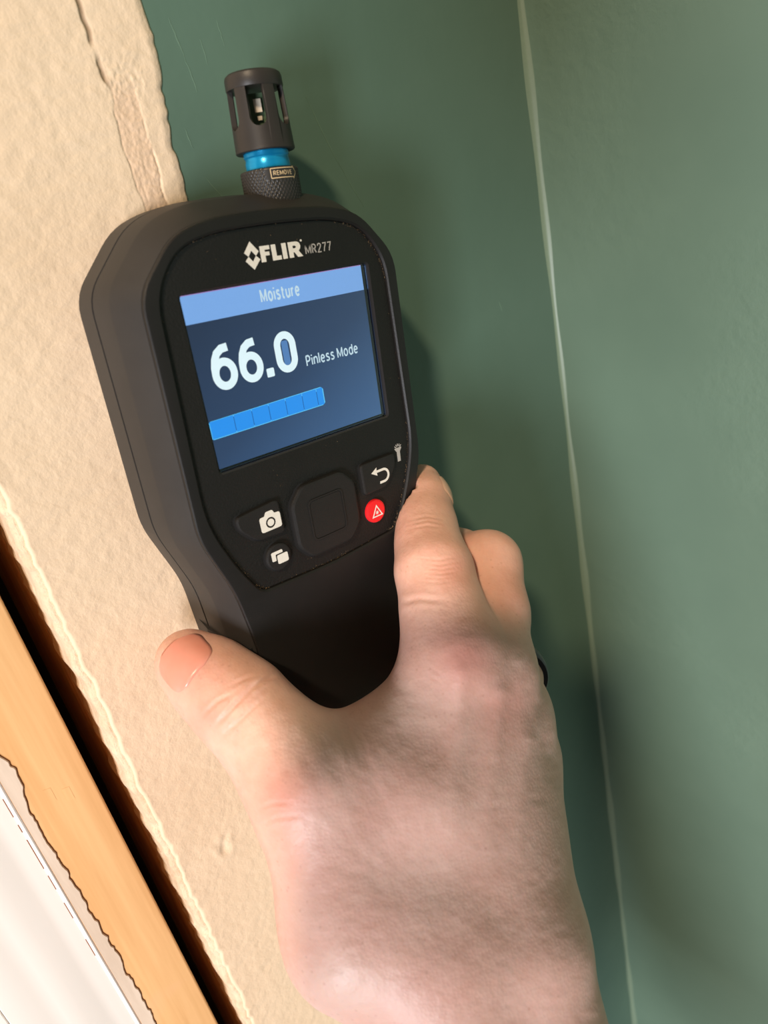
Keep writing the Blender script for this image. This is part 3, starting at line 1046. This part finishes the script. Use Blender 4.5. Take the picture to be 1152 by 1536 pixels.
def wrap(q, r):
    a = A_LAB + q[:, 0] / r
    return np.stack([AX + (r + q[:, 2]) * np.sin(a), q[:, 1], AZ + (r + q[:, 2]) * np.cos(a)], -1)


q, fc = text_mesh('REMOVE', -2.6, 2.8, 46.5, 47.7, bold=0.17, thick=0.03)
mesh_obj('remove_lettering', wrap(q, 7.56) * MM, fc, MAT['label'], collar)


def wrap_line(pts, w, name):
    P2, N2 = [], []
    dense = []
    for a, b in zip(pts[:-1], pts[1:]):
        for t_ in np.linspace(0, 1, 12, endpoint=False):
            dense.append(np.array(a) * (1 - t_) + np.array(b) * t_)
    dense.append(np.array(pts[-1]))
    verts = []
    for i, p in enumerate(dense):
        d = dense[min(i + 1, len(dense) - 1)] - dense[max(i - 1, 0)]
        d = d / np.linalg.norm(d)
        nr = np.array([-d[1], d[0]]) * w / 2
        verts += [(p + nr).tolist() + [0.03], (p - nr).tolist() + [0.03]]
    q = wrap(np.array(verts), 7.56)
    mesh_obj(name, q * MM, [(2 * i, 2 * i + 1, 2 * i + 3, 2 * i + 2) for i in range(len(dense) - 1)], MAT['label'], collar)


wrap_line([(3.4, 45.6), (3.4, 45.95), (-3.2, 45.95), (-3.2, 48.2), (3.4, 48.2), (3.4, 48.5), (4.6, 47.05), (3.4, 45.6)], 0.22, 'remove_arrow_outline')

lathe('sensor_ring', [(5.6, 48.5), (5.85, 48.9), (5.85, 50.6), (5.7, 50.9), (5.7, 51.6), (5.95, 51.9), (5.95, 52.8), (5.6, 53.2)], MAT['blue'], meter, 96)

# slotted cap: wall with six openings rounded at the bottom, and a lid
verts, faces = [], []
SEG = 144
Y0, Y1, SL, SH = 53.2, 67.6, 58.2, 67.3
hwid = 0.30


def cap_r(y):
    return 7.75 - (y - Y0) / (Y1 - Y0) * 0.62


def slot_low(a):
    b = (a - AC + 0.03) % (math.pi / 3)
    b = b - math.pi / 3 if b > math.pi / 6 else b
    if abs(b) >= hwid:
        return None
    return SL + 2.2 * (1 - math.sqrt(max(0, 1 - (b / hwid) ** 2)))


edges_a = []
for s in range(6):
    c0 = AC - 0.03 + s * math.pi / 3
    edges_a += [c0 + hwid * math.sin(t_) for t_ in np.linspace(-math.pi / 2, math.pi / 2, 17)]
    edges_a += [c0 + hwid + (math.pi / 3 - 2 * hwid) * t_ for t_ in np.linspace(0, 1, 10)[1:-1]]
edges_a = sorted(set(round(a, 6) for a in edges_a))
NA = len(edges_a)


def cpt(a, y, r):
    return ((AX + r * math.sin(a)) * MM, y * MM, (AZ + r * math.cos(a)) * MM)


TH = 1.3
for i in range(NA):
    a0, a1 = edges_a[i], edges_a[(i + 1) % NA]
    if a1 < a0:
        a1 += 2 * math.pi
    am = (a0 + a1) / 2
    open_ = slot_low(am) is not None

    def lowy(a):
        r_ = slot_low(a)
        return SL + 2.2 if r_ is None else r_
    cols = []
    if open_:
        t0, t1 = lowy(a0), lowy(a1)
        spans = [((Y0, Y0), (t0, t1))]
    else:
        spans = [((Y0, Y0), (SL + 2.2, SL + 2.2)), ((SL + 2.2, SL + 2.2), (Y1, Y1))]
    for (lo, hi) in spans:
        b = len(verts)
        for (a, yl, yh) in ((a0, lo[0], hi[0]), (a1, lo[1], hi[1])):
            for dr in (0, -TH):
                verts += [cpt(a, yl, cap_r(yl) + dr), cpt(a, yh, cap_r(yh) + dr)]
        # a0: 0 outer low,1 outer high,2 inner low,3 inner high; a1: 4..7
        faces += [(b, b + 4, b + 5, b + 1), (b + 2, b + 3, b + 7, b + 6), (b + 1, b + 5, b + 7, b + 3), (b, b + 2, b + 6, b + 4)]
    if not open_:
        for a, nb_ in ((a0, (am - (a1 - a0))), (a1, (am + (a1 - a0)))):
            if slot_low(nb_) is not None:
                b = len(verts)
                verts += [cpt(a, SL + 2.2, cap_r(SL + 2.2)), cpt(a, Y1, cap_r(Y1)), cpt(a, Y1, cap_r(Y1) - TH), cpt(a, SL + 2.2, cap_r(SL + 2.2) - TH)]
                faces.append((b, b + 1, b + 2, b + 3))
# lower rim roll
cap = mesh_obj('sensor_cap', verts, faces, MAT['cap'], meter)
bm = bmesh.new()
bm.from_mesh(cap.data)
bmesh.ops.remove_doubles(bm, verts=bm.verts, dist=2e-6)
bmesh.ops.recalc_face_normals(bm, faces=bm.faces)
bm.to_mesh(cap.data)
bm.free()
smooth_angle(cap, 30)
tag(cap, 'dark slotted protective cap of the humidity sensor')
lathe('cap_lid', [(5.6, 67.2), (7.2, 67.2), (7.32, 67.5), (7.28, 69.6), (7.05, 70.3), (6.5, 70.75), (5.0, 70.95), (0.3, 71.0)], MAT['cap'], cap, 96)
lathe('cap_base_roll', [(6.0, 53.0), (7.5, 52.85), (7.75, 53.05), (7.78, 53.4), (7.7, 53.8), (6.3, 53.9)], MAT['cap'], cap, 96)
ca = AC
ux, uz = math.sin(ca), math.cos(ca)


def facing_box(name, u0, u1, y0, y1, d0, d1, mat, parent):
    pts = []
    for y in (y0, y1):
        for u in (u0, u1):
            for d in (d0, d1):
                pts.append(((AX + u * uz + d * ux) * MM, y * MM, (AZ - u * ux + d * uz) * MM))
    return mesh_obj(name, pts, [(0, 1, 3, 2), (4, 6, 7, 5), (0, 4, 5, 1), (2, 3, 7, 6), (0, 2, 6, 4), (1, 5, 7, 3)], mat, parent)


pcb = facing_box('sensor_board', -2.6, 2.6, 52.5, 66.5, -0.6, 0.4, MAT['pcb'], meter)
facing_box('sensor_chip', -0.9, 1.0, 62.0, 65.0, 0.4, 1.6, MAT['chip'], pcb)
facing_box('sensor_chip', -0.5, 0.7, 60.2, 61.2, 0.4, 1.2, MAT['chip'], pcb)
facing_box('sensor_chip', 0.2, 0.9, 56.8, 58.6, 0.4, 1.1, MAT['chip'], pcb)

# ------------------------------------------------------------------ the hand (one continuous surface)
# joints: image column, image row, distance along the view (mm), radius (mm) -> points in camera space


def J(u, v, d, r):
    return np.array([(u - 576) / F * d, (v - 768) / F * d, d]), r


STEP = 1.0
lo_ = np.array([-72.0, 22.0 - 48, 150.0])
hi_ = np.array([84.0, 216.0, 268.0])
gx = np.arange(lo_[0], hi_[0], STEP, dtype=np.float32)
gy = np.arange(lo_[1], hi_[1], STEP, dtype=np.float32)
gz = np.arange(lo_[2], hi_[2], STEP, dtype=np.float32)
SHAPE = (len(gx), len(gy), len(gz))
BIG = 60.0


def new_field():
    return np.full(SHAPE, BIG, np.float32)


def smin_into(D, sl, d, k):
    cur = D[sl]
    h = np.clip(0.5 + 0.5 * (cur - d) / k, 0, 1)
    D[sl] = cur * (1 - h) + d * h - k * h * (1 - h)


def cone(D, a, b, k):
    (pa, ra), (pb, rb) = a, b
    pad_ = max(ra, rb) + k + 8
    mn = np.minimum(pa, pb) - pad_
    mx = np.maximum(pa, pb) + pad_
    s = [np.searchsorted(g, (mn[i], mx[i])) for i, g in enumerate((gx, gy, gz))]
    sl = tuple(slice(q[0], q[1]) for q in s)
    X = gx[sl[0]][:, None, None] - np.float32(pa[0])
    Y = gy[sl[1]][None, :, None] - np.float32(pa[1])
    Z = gz[sl[2]][None, None, :] - np.float32(pa[2])
    ba = (pb - pa).astype(np.float32)
    h = np.clip((X * ba[0] + Y * ba[1] + Z * ba[2]) / float(ba @ ba + 1e-6), 0, 1)
    d = np.sqrt((X - ba[0] * h) ** 2 + (Y - ba[1] * h) ** 2 + (Z - ba[2] * h) ** 2) - (np.float32(ra) + np.float32(rb - ra) * h)
    smin_into(D, sl, d, k)


def chain(pts, k=4.0):
    D = new_field()
    for a, b in zip(pts[:-1], pts[1:]):
        cone(D, a, b, k)
    return D


index = chain([J(680, 985, 201, 13.6), J(664, 915, 207, 12.0), J(651, 855, 213, 11.3), J(642, 815, 220, 9.7), J(639, 785, 226, 9.0), J(637, 750, 233, 8.0), J(634, 724, 239, 6.3)])
middle = chain([J(735, 1010, 207, 12.6), J(738, 920, 219, 11.0), J(730, 847, 230, 10.4), J(684, 838, 245, 10.0), J(655, 880, 250, 8.2)])
cone(middle, J(737, 842, 230, 7.6), J(736, 885, 225, 8.4), 5.0)
ring = chain([J(762, 1075, 214, 12.2), J(764, 1010, 231, 10.0), J(748, 965, 248, 10.2), J(700, 955, 256, 8.8), J(676, 985, 256, 7.8)])
pinky = chain([J(777, 1140, 216, 11.2), J(764, 1085, 236, 8.8), J(750, 1060, 248, 8.6), J(712, 1062, 254, 7.4), J(694, 1085, 254, 6.8)])
D = new_field()
np.minimum(D, index, out=D)
full = (slice(None),) * 3
for fld in (middle, ring, pinky):
    smin_into(D, full, fld, 1.6)
del index, middle, ring, pinky

palm = new_field()
K = 9
cone(palm, J(680, 985, 201, 13.4), J(655, 1420, 184, 17), K)
cone(palm, J(735, 1010, 207, 12.4), J(712, 1420, 184, 17), K)
cone(palm, J(762, 1075, 214, 12.1), J(752, 1420, 185.5, 16), K)
cone(palm, J(777, 1140, 216, 11.0), J(787, 1420, 188, 15.3), K)
cone(palm, J(660, 1420, 185, 18.5), J(676, 1560, 181, 21.2), K)       # wrist
cone(palm, J(787, 1420, 188, 15.6), J(803, 1560, 184, 17.2), K)
cone(palm, J(676, 1560, 181, 21.2), J(720, 1960, 172, 27), K)       # forearm
cone(palm, J(803, 1560, 184, 17.2), J(850, 1960, 180, 24), K)
cone(palm, J(462, 1178, 186, 15.0), J(540, 1385, 183, 18.8), K)     # thumb metacarpal
cone(palm, J(540, 1385, 183, 18.8), J(655, 1470, 182, 14.5), K)
cone(palm, J(535, 1172, 189.5, 15.0), J(610, 1190, 188.0, 16), K)
cone(palm, J(560, 1260, 188, 16.0), J(640, 1420, 182.5, 18.5), K)     # between thumb and index metacarpals
cone(palm, J(505, 1165, 191, 12.5), J(632, 1068, 200, 12.6), K)     # web to the index finger
cone(palm, J(530, 1230, 190, 14.0), J(655, 1120, 199, 13.5), K)
cone(palm, J(500, 1260, 196, 14), J(650, 1330, 200, 16), K)         # thenar and palm pads, towards the handle
cone(palm, J(640, 1190, 212, 14), J(720, 1280, 214, 15), K)
cone(palm, J(740, 1130, 226, 12), J(745, 1330, 208, 14), K)
thumb = chain([J(283, 993, 198, 9.3), J(318, 1020, 195, 11.0), J(362, 1058, 192, 12.3), J(412, 1112, 189, 12.9), J(462, 1176, 186, 15.0)], 5)
smin_into(palm, full, thumb, 7)
del thumb
smin_into(D, full, palm, 7)
del palm

# keep it out of the meter and off the wall
GX, GY, GZ = np.meshgrid(gx, gy, gz, indexing='ij')
qx = (GX - T[0]) * R[0, 0] + (GY - T[1]) * R[1, 0] + (GZ - T[2]) * R[2, 0]
qy = (GX - T[0]) * R[0, 1] + (GY - T[1]) * R[1, 1] + (GZ - T[2]) * R[2, 1]
qz = (GX - T[0]) * R[0, 2] + (GY - T[1]) * R[1, 2] + (GZ - T[2]) * R[2, 2]
del GX, GY, GZ
ysn = [-140, -133, -131, -118, -72, -57, -37, 24.5]
hs = np.interp(qy, ysn, [0, 14, 24, 32, 35.4, 36.6, 43.6, 43.7]).astype(np.float32)
hr = np.interp(qy, ysn, [0, 10, 18, 27, 30.6, 33.0, 39.4, 38.8]).astype(np.float32)
tz = np.clip((qz + 16.7) / 16.7, 0, 1)
hw_ = hs + (hr - hs) * np.where(tz < 0.46, tz * 0.43, 0.2 + (tz - 0.46) * 1.48)
dev = np.maximum(np.maximum(np.abs(qx) - hw_, qz - 1.0), np.maximum(-40 - qz, -133 - qy))
D = np.maximum(D, -(dev - 0.25))
D = np.maximum(D, -29.6 - qz)
del qx, qy, qz, hs, hr, tz, hw_, dev


def surface_nets(D):
    inside = D < 0
    nx, ny, nz = D.shape
    acc = np.zeros((nx - 1, ny - 1, nz - 1, 3), np.float32)
    cnt = np.zeros((nx - 1, ny - 1, nz - 1), np.float32)
    cs = [(i, j, k) for i in (0, 1) for j in (0, 1) for k in (0, 1)]

    def sub(o):
        return D[o[0]:nx - 1 + o[0], o[1]:ny - 1 + o[1], o[2]:nz - 1 + o[2]]
    for a in cs:
        for ax_ in range(3):
            if a[ax_] == 0:
                b = list(a); b[ax_] = 1
                da, db = sub(a), sub(b)
                mask = (da < 0) != (db < 0)
                if not mask.any():
                    continue
                t = np.zeros_like(da)
                t[mask] = da[mask] / (da[mask] - db[mask])
                for c_ in range(3):
                    acc[..., c_] += np.where(mask, (t if c_ == ax_ else a[c_]), 0)
                cnt += mask
    act = cnt > 0
    vid = np.full(act.shape, -1, np.int64)
    ii = np.argwhere(act)
    vid[act] = np.arange(len(ii))
    pos = ii + acc[act] / cnt[act][:, None]
    faces = []
    for ax_ in range(3):
        o1, o2 = (ax_ + 1) % 3, (ax_ + 2) % 3
        sa = [slice(1, -1)] * 3; sb = [slice(1, -1)] * 3
        sa[ax_] = slice(0, -1); sb[ax_] = slice(1, None)
        A, Bm = inside[tuple(sa)], inside[tuple(sb)]
        e = np.argwhere(A != Bm)
        flip = A[A != Bm]
        base = e.copy()
        base[:, o1] += 1
        base[:, o2] += 1
        q = []
        for d1, d2 in ((-1, -1), (0, -1), (0, 0), (-1, 0)):
            c_ = base.copy()
            c_[:, o1] += d1
            c_[:, o2] += d2
            q.append(vid[c_[:, 0], c_[:, 1], c_[:, 2]])
        q = np.stack(q, 1)
        q[~flip] = q[~flip][:, ::-1]
        faces.append(q)
    f = np.concatenate(faces)
    f = f[(f >= 0).all(1)]
    return pos, f


pos, fc = surface_nets(D)
cam_pts_ = pos * STEP + lo_
# light Laplacian smoothing
edges = np.concatenate([fc[:, [0, 1]], fc[:, [1, 2]], fc[:, [2, 3]], fc[:, [3, 0]]])
deg = np.bincount(edges.ravel(), minlength=len(cam_pts_)).astype(float)[:, None]


def lap(P_):
    s = np.zeros_like(P_)
    for c_ in range(3):
        s[:, c_] = np.bincount(edges[:, 0], P_[edges[:, 1], c_], len(P_)) + np.bincount(edges[:, 1], P_[edges[:, 0], c_], len(P_))
    return s / deg - P_


for _ in range(3):
    cam_pts_ = cam_pts_ + 0.5 * lap(cam_pts_)
    cam_pts_ = cam_pts_ - 0.52 * lap(cam_pts_)
cam_pts_ = cam_pts_ + 0.4 * lap(cam_pts_)


def cam2w(p):
    return dev2w(cam2dev(p))


# carry the forearm on from the open end of the sampled volume
be = np.concatenate([fc[:, [0, 1]], fc[:, [1, 2]], fc[:, [2, 3]], fc[:, [3, 0]]])
key_ = np.sort(be, 1)
uq, inv, ct = np.unique(key_, axis=0, return_inverse=True, return_counts=True)
be = be[ct[inv.ravel()] == 1]
be = be[(cam_pts_[be[:, 0], 1] > hi_[1] - 4) & (cam_pts_[be[:, 1], 1] > hi_[1] - 4)]
nxt = {int(a): int(b) for a, b in be}
loop = [int(be[0, 0])]
while nxt[loop[-1]] != loop[0]:
    loop.append(nxt[loop[-1]])
ring_p = cam_pts_[loop]
cen_ = ring_p.mean(0)
prev = np.array(loop)
for q in range(1, 7):
    newp = cen_ + (ring_p - cen_) * (1 + 0.055 * q) + np.array([8.0, 42.0, -2.0]) * q
    ids = len(cam_pts_) + np.arange(len(loop))
    cam_pts_ = np.concatenate([cam_pts_, newp])
    fc = np.concatenate([fc, np.stack([prev, ids, np.roll(ids, -1), np.roll(prev, -1)], 1)])
    prev = ids
tmp = bpy.data.meshes.new('tmp')
tmp.from_pydata(cam_pts_.tolist(), [], fc.tolist())
to = bpy.data.objects.new('tmp', tmp)
COL.objects.link(to)
md = to.modifiers.new('s', 'SUBSURF')
md.levels = 1
md.render_levels = 1
bpy.context.view_layer.update()
hm = bpy.data.meshes.new_from_object(to.evaluated_get(bpy.context.evaluated_depsgraph_get()))
bpy.data.objects.remove(to)
bpy.data.meshes.remove(tmp)
hm.name = 'person'
nv = len(hm.vertices)
P = np.empty(nv * 3); hm.vertices.foreach_get('co', P); P = P.reshape(-1, 3)
Nn = np.empty(nv * 3); hm.vertex_normals.foreach_get('vector', Nn); Nn = Nn.reshape(-1, 3)
U = P[:, 0] / P[:, 2] * F + 576
V = P[:, 1] / P[:, 2] * F + 768
if (Nn[:, 2][np.argsort(P[:, 2])[:500]]).mean() > 0:
    Nn = -Nn
front = np.clip((-Nn[:, 2] - 0.05) / 0.3, 0, 1)          # side of the hand turned to the back-of-hand side


def seg_dist(px, a, b):
    a = np.array(a, float); b = np.array(b, float)
    d = b - a
    h = np.clip(((px - a) @ d) / (d @ d), 0, 1)
    return np.linalg.norm(px - a - h[:, None] * d, axis=1), h


UVp = np.stack([U, V], 1)
disp = np.zeros(nv)


def crease(pts, width, depth):
    global disp
    best = np.full(nv, 1e9)
    for a, b in zip(pts[:-1], pts[1:]):
        d, _ = seg_dist(UVp, a, b)
        best = np.minimum(best, d)
    ends = np.minimum(np.linalg.norm(UVp - np.array(pts[0]), axis=1), np.linalg.norm(UVp - np.array(pts[-1]), axis=1))
    fade = np.clip(ends / 18, 0.15, 1)
    disp += front * fade * (-depth * np.exp(-(best / width) ** 2) + 0.35 * depth * np.exp(-((best - 2.0 * width) / width) ** 2))


# thumb: joint creases, nail fold
crease([(322, 1090), (352, 1058), (378, 1032), (396, 1020), (420, 1012)], 3.2, 0.42)
crease([(300, 1078), (326, 1052), (350, 1040)], 3.0, 0.28)
crease([(340, 1100), (372, 1068), (398, 1045)], 3.0, 0.22)
crease([(345, 1030), (368, 1018), (388, 1012)], 2.6, 0.18)
crease([(330, 1110), (345, 1092)], 3, 0.2)
crease([(385, 1215), (408, 1205), (440, 1204)], 3, 0.20)
crease([(392, 1238), (418, 1226), (452, 1224)], 3, 0.16)
# web folds
crease([(516, 1076), (530, 1105), (538, 1135)], 5.0, 0.06)
crease([(530, 1085), (548, 1120), (552, 1150)], 4.0, 0.06)
crease([(505, 1082), (518, 1118), (530, 1160)], 4.0, 0.06)
# index joints
for k_, (y0, dx) in enumerate([(846, 0), (853, 2), (860, 3), (867, 2), (839, -2), (873, 0)]):
    crease([(628 + dx, y0 - 2), (660 + dx, y0 + 2), (690 + dx, y0 - 4)], 2.3, 0.08)
for y0 in (778, 784, 791):
    crease([(612, y0 + 3), (640, y0 - 3), (668, y0 + 2)], 2.0, 0.10)
crease([(596, 905), (630, 898), (668, 902)], 4.0, 0.22)
for y0 in (1010, 1022):
    crease([(640, y0 - 12), (658, y0), (668, y0 + 10)], 2.6, 0.10)
# tendons and knuckle heads
for a, b, w, hgt_ in [((690, 1010), (672, 1330), 16, 0.7), ((748, 1040), (722, 1330), 14, 0.6), ((790, 1110), (768, 1330), 12, 0.4)]:
    d, h = seg_dist(UVp, a, b)
    disp += front * hgt_ * np.exp(-(d / w) ** 2) * np.clip(1 - h, 0, 1)
for (u0, v0, w, a) in [(690, 985, 40, 0.9), (748, 1025, 30, 0.7), (795, 1090, 26, 0.6), (664, 858, 30, 0.4), (452, 1175, 40, 0.6)]:
    disp += front * a * np.exp(-((U - u0) ** 2 + (V - v0) ** 2) / (w * w))
# skin lines
wr = np.clip((V - 1030) / 60, 0, 1) * np.clip((1330 - V) / 100, 0, 1) * np.exp(-((U - 520) / 110) ** 2)
ln = np.sin((U * 0.80 - V * 0.42) / 5.2 + 2.2 * vnoise2(U / 45, V / 45, 40)) * (0.6 + 0.5 * vnoise2(U / 18, V / 18, 43))
disp += front * wr * 0.07 * ln
disp += front * 0.09 * vnoise2(U / 38, V / 38, 41) + front * 0.05 * vnoise2(U / 11, V / 11, 42)
P = P + Nn * disp[:, None]
PW = cam2w(P)
hm.vertices.foreach_set('co', PW.ravel())
# skin tone attributes: redness over joints, brown freckles live in the material
red = np.zeros(nv)
for (u0, v0, w, a) in [(680, 858, 30, 0.5), (700, 985, 46, 0.8), (742, 960, 40, 0.35), (772, 880, 40, 0.35), (290, 1010, 45, 0.55), (310, 1075, 34, 0.55), (425, 1195, 48, 0.6),
                       (560, 1390, 60, 0.25), (470, 1320, 90, 0.25), (760, 1060, 50, 0.5), (650, 830, 25, 0.25), (640, 1480, 60, 0.2), (560, 1240, 80, 0.2)]:
    red = np.maximum(red, a * np.exp(-((U - u0) ** 2 + (V - v0) ** 2) / (w * w)))
pale = np.zeros(nv)
for (u0, v0, w, a) in [(480, 1095, 60, 0.5), (600, 1060, 60, 0.5), (560, 1320, 130, 0.25), (440, 1350, 60, 0.5), (510, 1480, 60, 0.5), (640, 915, 30, 0.2)]:
    pale = np.maximum(pale, a * np.exp(-((U - u0) ** 2 + (V - v0) ** 2) / (w * w)))
for nm, arr in (('redness', red), ('paleness', pale)):
    at = hm.attributes.new(nm, 'FLOAT', 'POINT')
    at.data.foreach_set('value', arr.astype(np.float32))

n = NT('skin')
v = n.coord()
a_r = n.n('ShaderNodeAttribute', attribute_name='redness')
a_p = n.n('ShaderNodeAttribute', attribute_name='paleness')
mot = n.noise(70, 4, 0.6, v)
mot2 = n.noise(260, 3, 0.6, v)
base = n.ramp(mot.outputs['Fac'], [(0.30, lin(226, 172, 152)), (0.55, lin(231, 180, 161)), (0.75, lin(235, 188, 170))])
base = n.mix(0.20, base, n.ramp(mot2.outputs['Fac'], [(0.35, lin(206, 150, 126)), (0.65, lin(232, 190, 168))]))
base = n.mix(a_p.outputs['Fac'], base, lin(232, 200, 182))
base = n.mix(a_r.outputs['Fac'], base, lin(212, 140, 122))
vor = n.n('ShaderNodeTexVoronoi')
vor.inputs['Scale'].default_value = 430
n.l(v, vor.inputs['Vector'])
pore = n.ramp(vor.outputs['Distance'], [(0.0, (0.34, 0.34, 0.34)), (0.22, (0, 0, 0))])
gate = n.ramp(n.noise(30, 2, 0.5, v).outputs['Fac'], [(0.42, (0, 0, 0)), (0.58, (1, 1, 1))])
base = n.mix(n.mix(1.0, pore, gate, 'MULTIPLY'), base, lin(176, 112, 92))
fine = n.n('ShaderNodeTexVoronoi')
fine.inputs['Scale'].default_value = 1100
n.l(v, fine.inputs['Vector'])
nb = n.bump(n.noise(420, 3, 0.55, v).outputs['Fac'], 0.12, 0.0005)
nb = n.bump(fine.outputs['Distance'], 0.10, 0.0004, nb)
n.set(col=base, rough=0.48, spec=0.38, sss=0.22, normal=nb)
n.b.inputs['Subsurface Radius'].default_value = (1.0, 0.35, 0.18)
n.b.inputs['Subsurface Scale'].default_value = 0.0035
MAT['skin'] = n.m
hm.materials.clear()
hm.materials.append(MAT['skin'])
for p in hm.polygons:
    p.use_smooth = True
person = bpy.data.objects.new('person', hm)
COL.objects.link(person)
tag(person, 'bare right hand and forearm gripping the moisture meter from below', 'person')


# nails: thin curved plates laid on the finger surface
def sdf_at(p):
    q = (np.asarray(p) - lo_) / STEP
    i = np.clip(np.floor(q).astype(int), 0, np.array(SHAPE) - 2)
    f = q - i
    r = 0
    for a in (0, 1):
        for b in (0, 1):
            for c in (0, 1):
                w = (f[..., 0] if a else 1 - f[..., 0]) * (f[..., 1] if b else 1 - f[..., 1]) * (f[..., 2] if c else 1 - f[..., 2])
                r = r + w * D[i[..., 0] + a, i[..., 1] + b, i[..., 2] + c]
    return r


def sdf_n(p):
    e = 0.8
    g = np.stack([sdf_at(p + np.eye(3)[i] * e) - sdf_at(p - np.eye(3)[i] * e) for i in range(3)], -1)
    return g / (np.linalg.norm(g, axis=-1, keepdims=True) + 1e-9)


def nail(name, centre, along, across, length, width, mat, lift=0.35, n1=22, n2=18):
    """centre: camera-space point outside the fingertip; grid projected onto the surface along the inward direction."""
    along = along / np.linalg.norm(along)
    inward = np.cross(along, across)
    inward /= np.linalg.norm(inward)
    if sdf_at((centre + inward * 3)[None])[0] > sdf_at(centre[None])[0]:
        inward = -inward
    across = np.cross(inward, along)
    verts = []
    for i in range(n1 + 1):
        s = i / n1 * 2 - 1
        wd = (1 - abs(s) ** 4 * 0.35) * math.sqrt(max(0.0, 1 - max(0, abs(s) - 0.72) ** 2 / 0.28 ** 2 * 0.55))
        for j in range(n2 + 1):
            t_ = j / n2 * 2 - 1
            verts.append(centre + along * s * length / 2 + across * t_ * wd * width / 2)
    p = np.array(verts)
    for _ in range(40):
        p = p + inward * np.clip(sdf_at(p), -1.5, 1.5)[:, None] * 0.8
    nn_ = sdf_n(p)
    ss = np.repeat(np.linspace(-1, 1, n1 + 1), n2 + 1)
    tt = np.tile(np.linspace(-1, 1, n2 + 1), n1 + 1)
    rim = np.clip(1 - np.abs(tt) ** 6, 0, 1) * np.clip((ss + 1.0) / 0.12, 0, 1)
    topv = p + nn_ * (lift * (0.15 + 0.85 * rim))[:, None]
    botv = p - nn_ * 0.5
    nv_ = len(p)
    allv = np.concatenate([topv, botv])
    idx = np.arange(nv_).reshape(n1 + 1, n2 + 1)
    fs = np.stack([idx[:-1, :-1], idx[:-1, 1:], idx[1:, 1:], idx[1:, :-1]], -1).reshape(-1, 4).tolist()
    loop = list(idx[0, :]) + list(idx[1:, -1]) + list(idx[-1, -2::-1]) + list(idx[-2:0, -1 - n2])
    for a, b in zip(loop, loop[1:] + loop[:1]):
        fs.append((a, b, b + nv_, a + nv_))
    o = mesh_obj(name, cam2w(allv), fs, mat, person, True)
    return o


n = NT('fingernail')
c = n.mix(n.noise(160, 2, 0.5, n.coord()).outputs['Fac'], lin(222, 142, 122), lin(230, 158, 140))
n.set(col=c, rough=0.28, spec=0.5, sss=0.15)
n.b.inputs['Subsurface Radius'].default_value = (1.0, 0.35, 0.2)
n.b.inputs['Subsurface Scale'].default_value = 0.002
MAT['nail'] = n.m
MAT['nail2'] = flat('pale_fingernail', lin(226, 182, 158), 0.22)


def cp(u, v, d):
    return np.array([(u - 576) / F * d, (v - 768) / F * d, d])


th_dir = cp(318, 1020, 195) - cp(283, 993, 198)
tn = nail('thumb_nail', cp(266, 990, 186), -th_dir + np.array([0, 0, 2.0]), np.array([0.62, -0.78, 0.0]), 13.5, 14.5, MAT['nail'])
tag(tn, 'pink thumb nail')
ix_dir = cp(634, 724, 239) - cp(637, 750, 233)
inl = nail('index_nail', cp(672, 735, 232), ix_dir, np.array([0.35, 0.1, 1.0]), 9.5, 9.5, MAT['nail2'])
tag(inl, 'index finger nail seen edge-on')

# ring on the ring finger, mostly hidden behind the hand
pa, pb = cp(764, 1010, 231), cp(748, 965, 248)
axis = (pb - pa) / np.linalg.norm(pb - pa)
ctr = pa + axis * (-1.5)
e1 = np.cross(axis, [0, 0, 1.0]); e1 /= np.linalg.norm(e1)
e2 = np.cross(axis, e1)
prof = [(10.0, -3.0), (11.6, -3.0), (12.1, -2.4), (12.25, 0), (12.1, 2.4), (11.6, 3.0), (10.0, 3.0)]
verts, faces = [], []
SEGR = 64
for i in range(SEGR):
    a = 2 * math.pi * i / SEGR
    for r_, h_ in prof:
        verts.append(ctr + axis * h_ + (e1 * math.cos(a) + e2 * math.sin(a)) * r_)
k = len(prof)
for i in range(SEGR):
    for j in range(k):
        faces.append((i * k + j, ((i + 1) % SEGR) * k + j, ((i + 1) % SEGR) * k + (j + 1) % k, i * k + (j + 1) % k))
ringo = smooth_angle(mesh_obj('finger_ring', cam2w(np.array(verts)), faces, MAT['ringblack']), 40)
tag(ringo, 'black band ring worn behind the hand on the ring finger', 'ring')
del D

# ------------------------------------------------------------------ the photographer's phone, directly behind the lens position
phone = bpy.data.objects.new('smartphone', None)
COL.objects.link(phone)
phone.matrix_world = cam.matrix_world.copy()          # its own transform in the room, not parented to anything
phone.empty_display_size = 0.02
tag(phone, 'dark smartphone facing the wall, held up by the photographer', 'phone')
MAT['phone'] = flat('phone_graphite', lin(46, 46, 50), 0.35)
MAT['lens'] = flat('phone_lens_glass', lin(10, 10, 14), 0.08)
PX0, PX1, PY0, PY1 = -71.0, 12.0, -122.0, 34.0


def phone_plate(name, pts, z0, z1, mat):
    v, f_ = loft([(pts, z0), (pts, z1)], True, True)
    return mesh_obj(name, v, f_, mat, phone)


phone_plate('phone_body', rrect(PX0, PX1, PY0, PY1, 11, 8), 6.5, 14.0, MAT['phone'])
phone_plate('phone_screen', rrect(PX0 + 2, PX1 - 2, PY0 + 2, PY1 - 2, 9, 8), 14.0, 14.3, MAT['lens'])
phone_plate('camera_island', rrect(-26, 10, -10, 28, 8, 8), 5.0, 6.5, MAT['phone'])
for (lx, ly) in ((0, 0), (0, 17), (-15, 8)):
    phone_plate('phone_lens', circle(lx, ly, 6.5, 32), 3.6, 5.0, MAT['lens'])
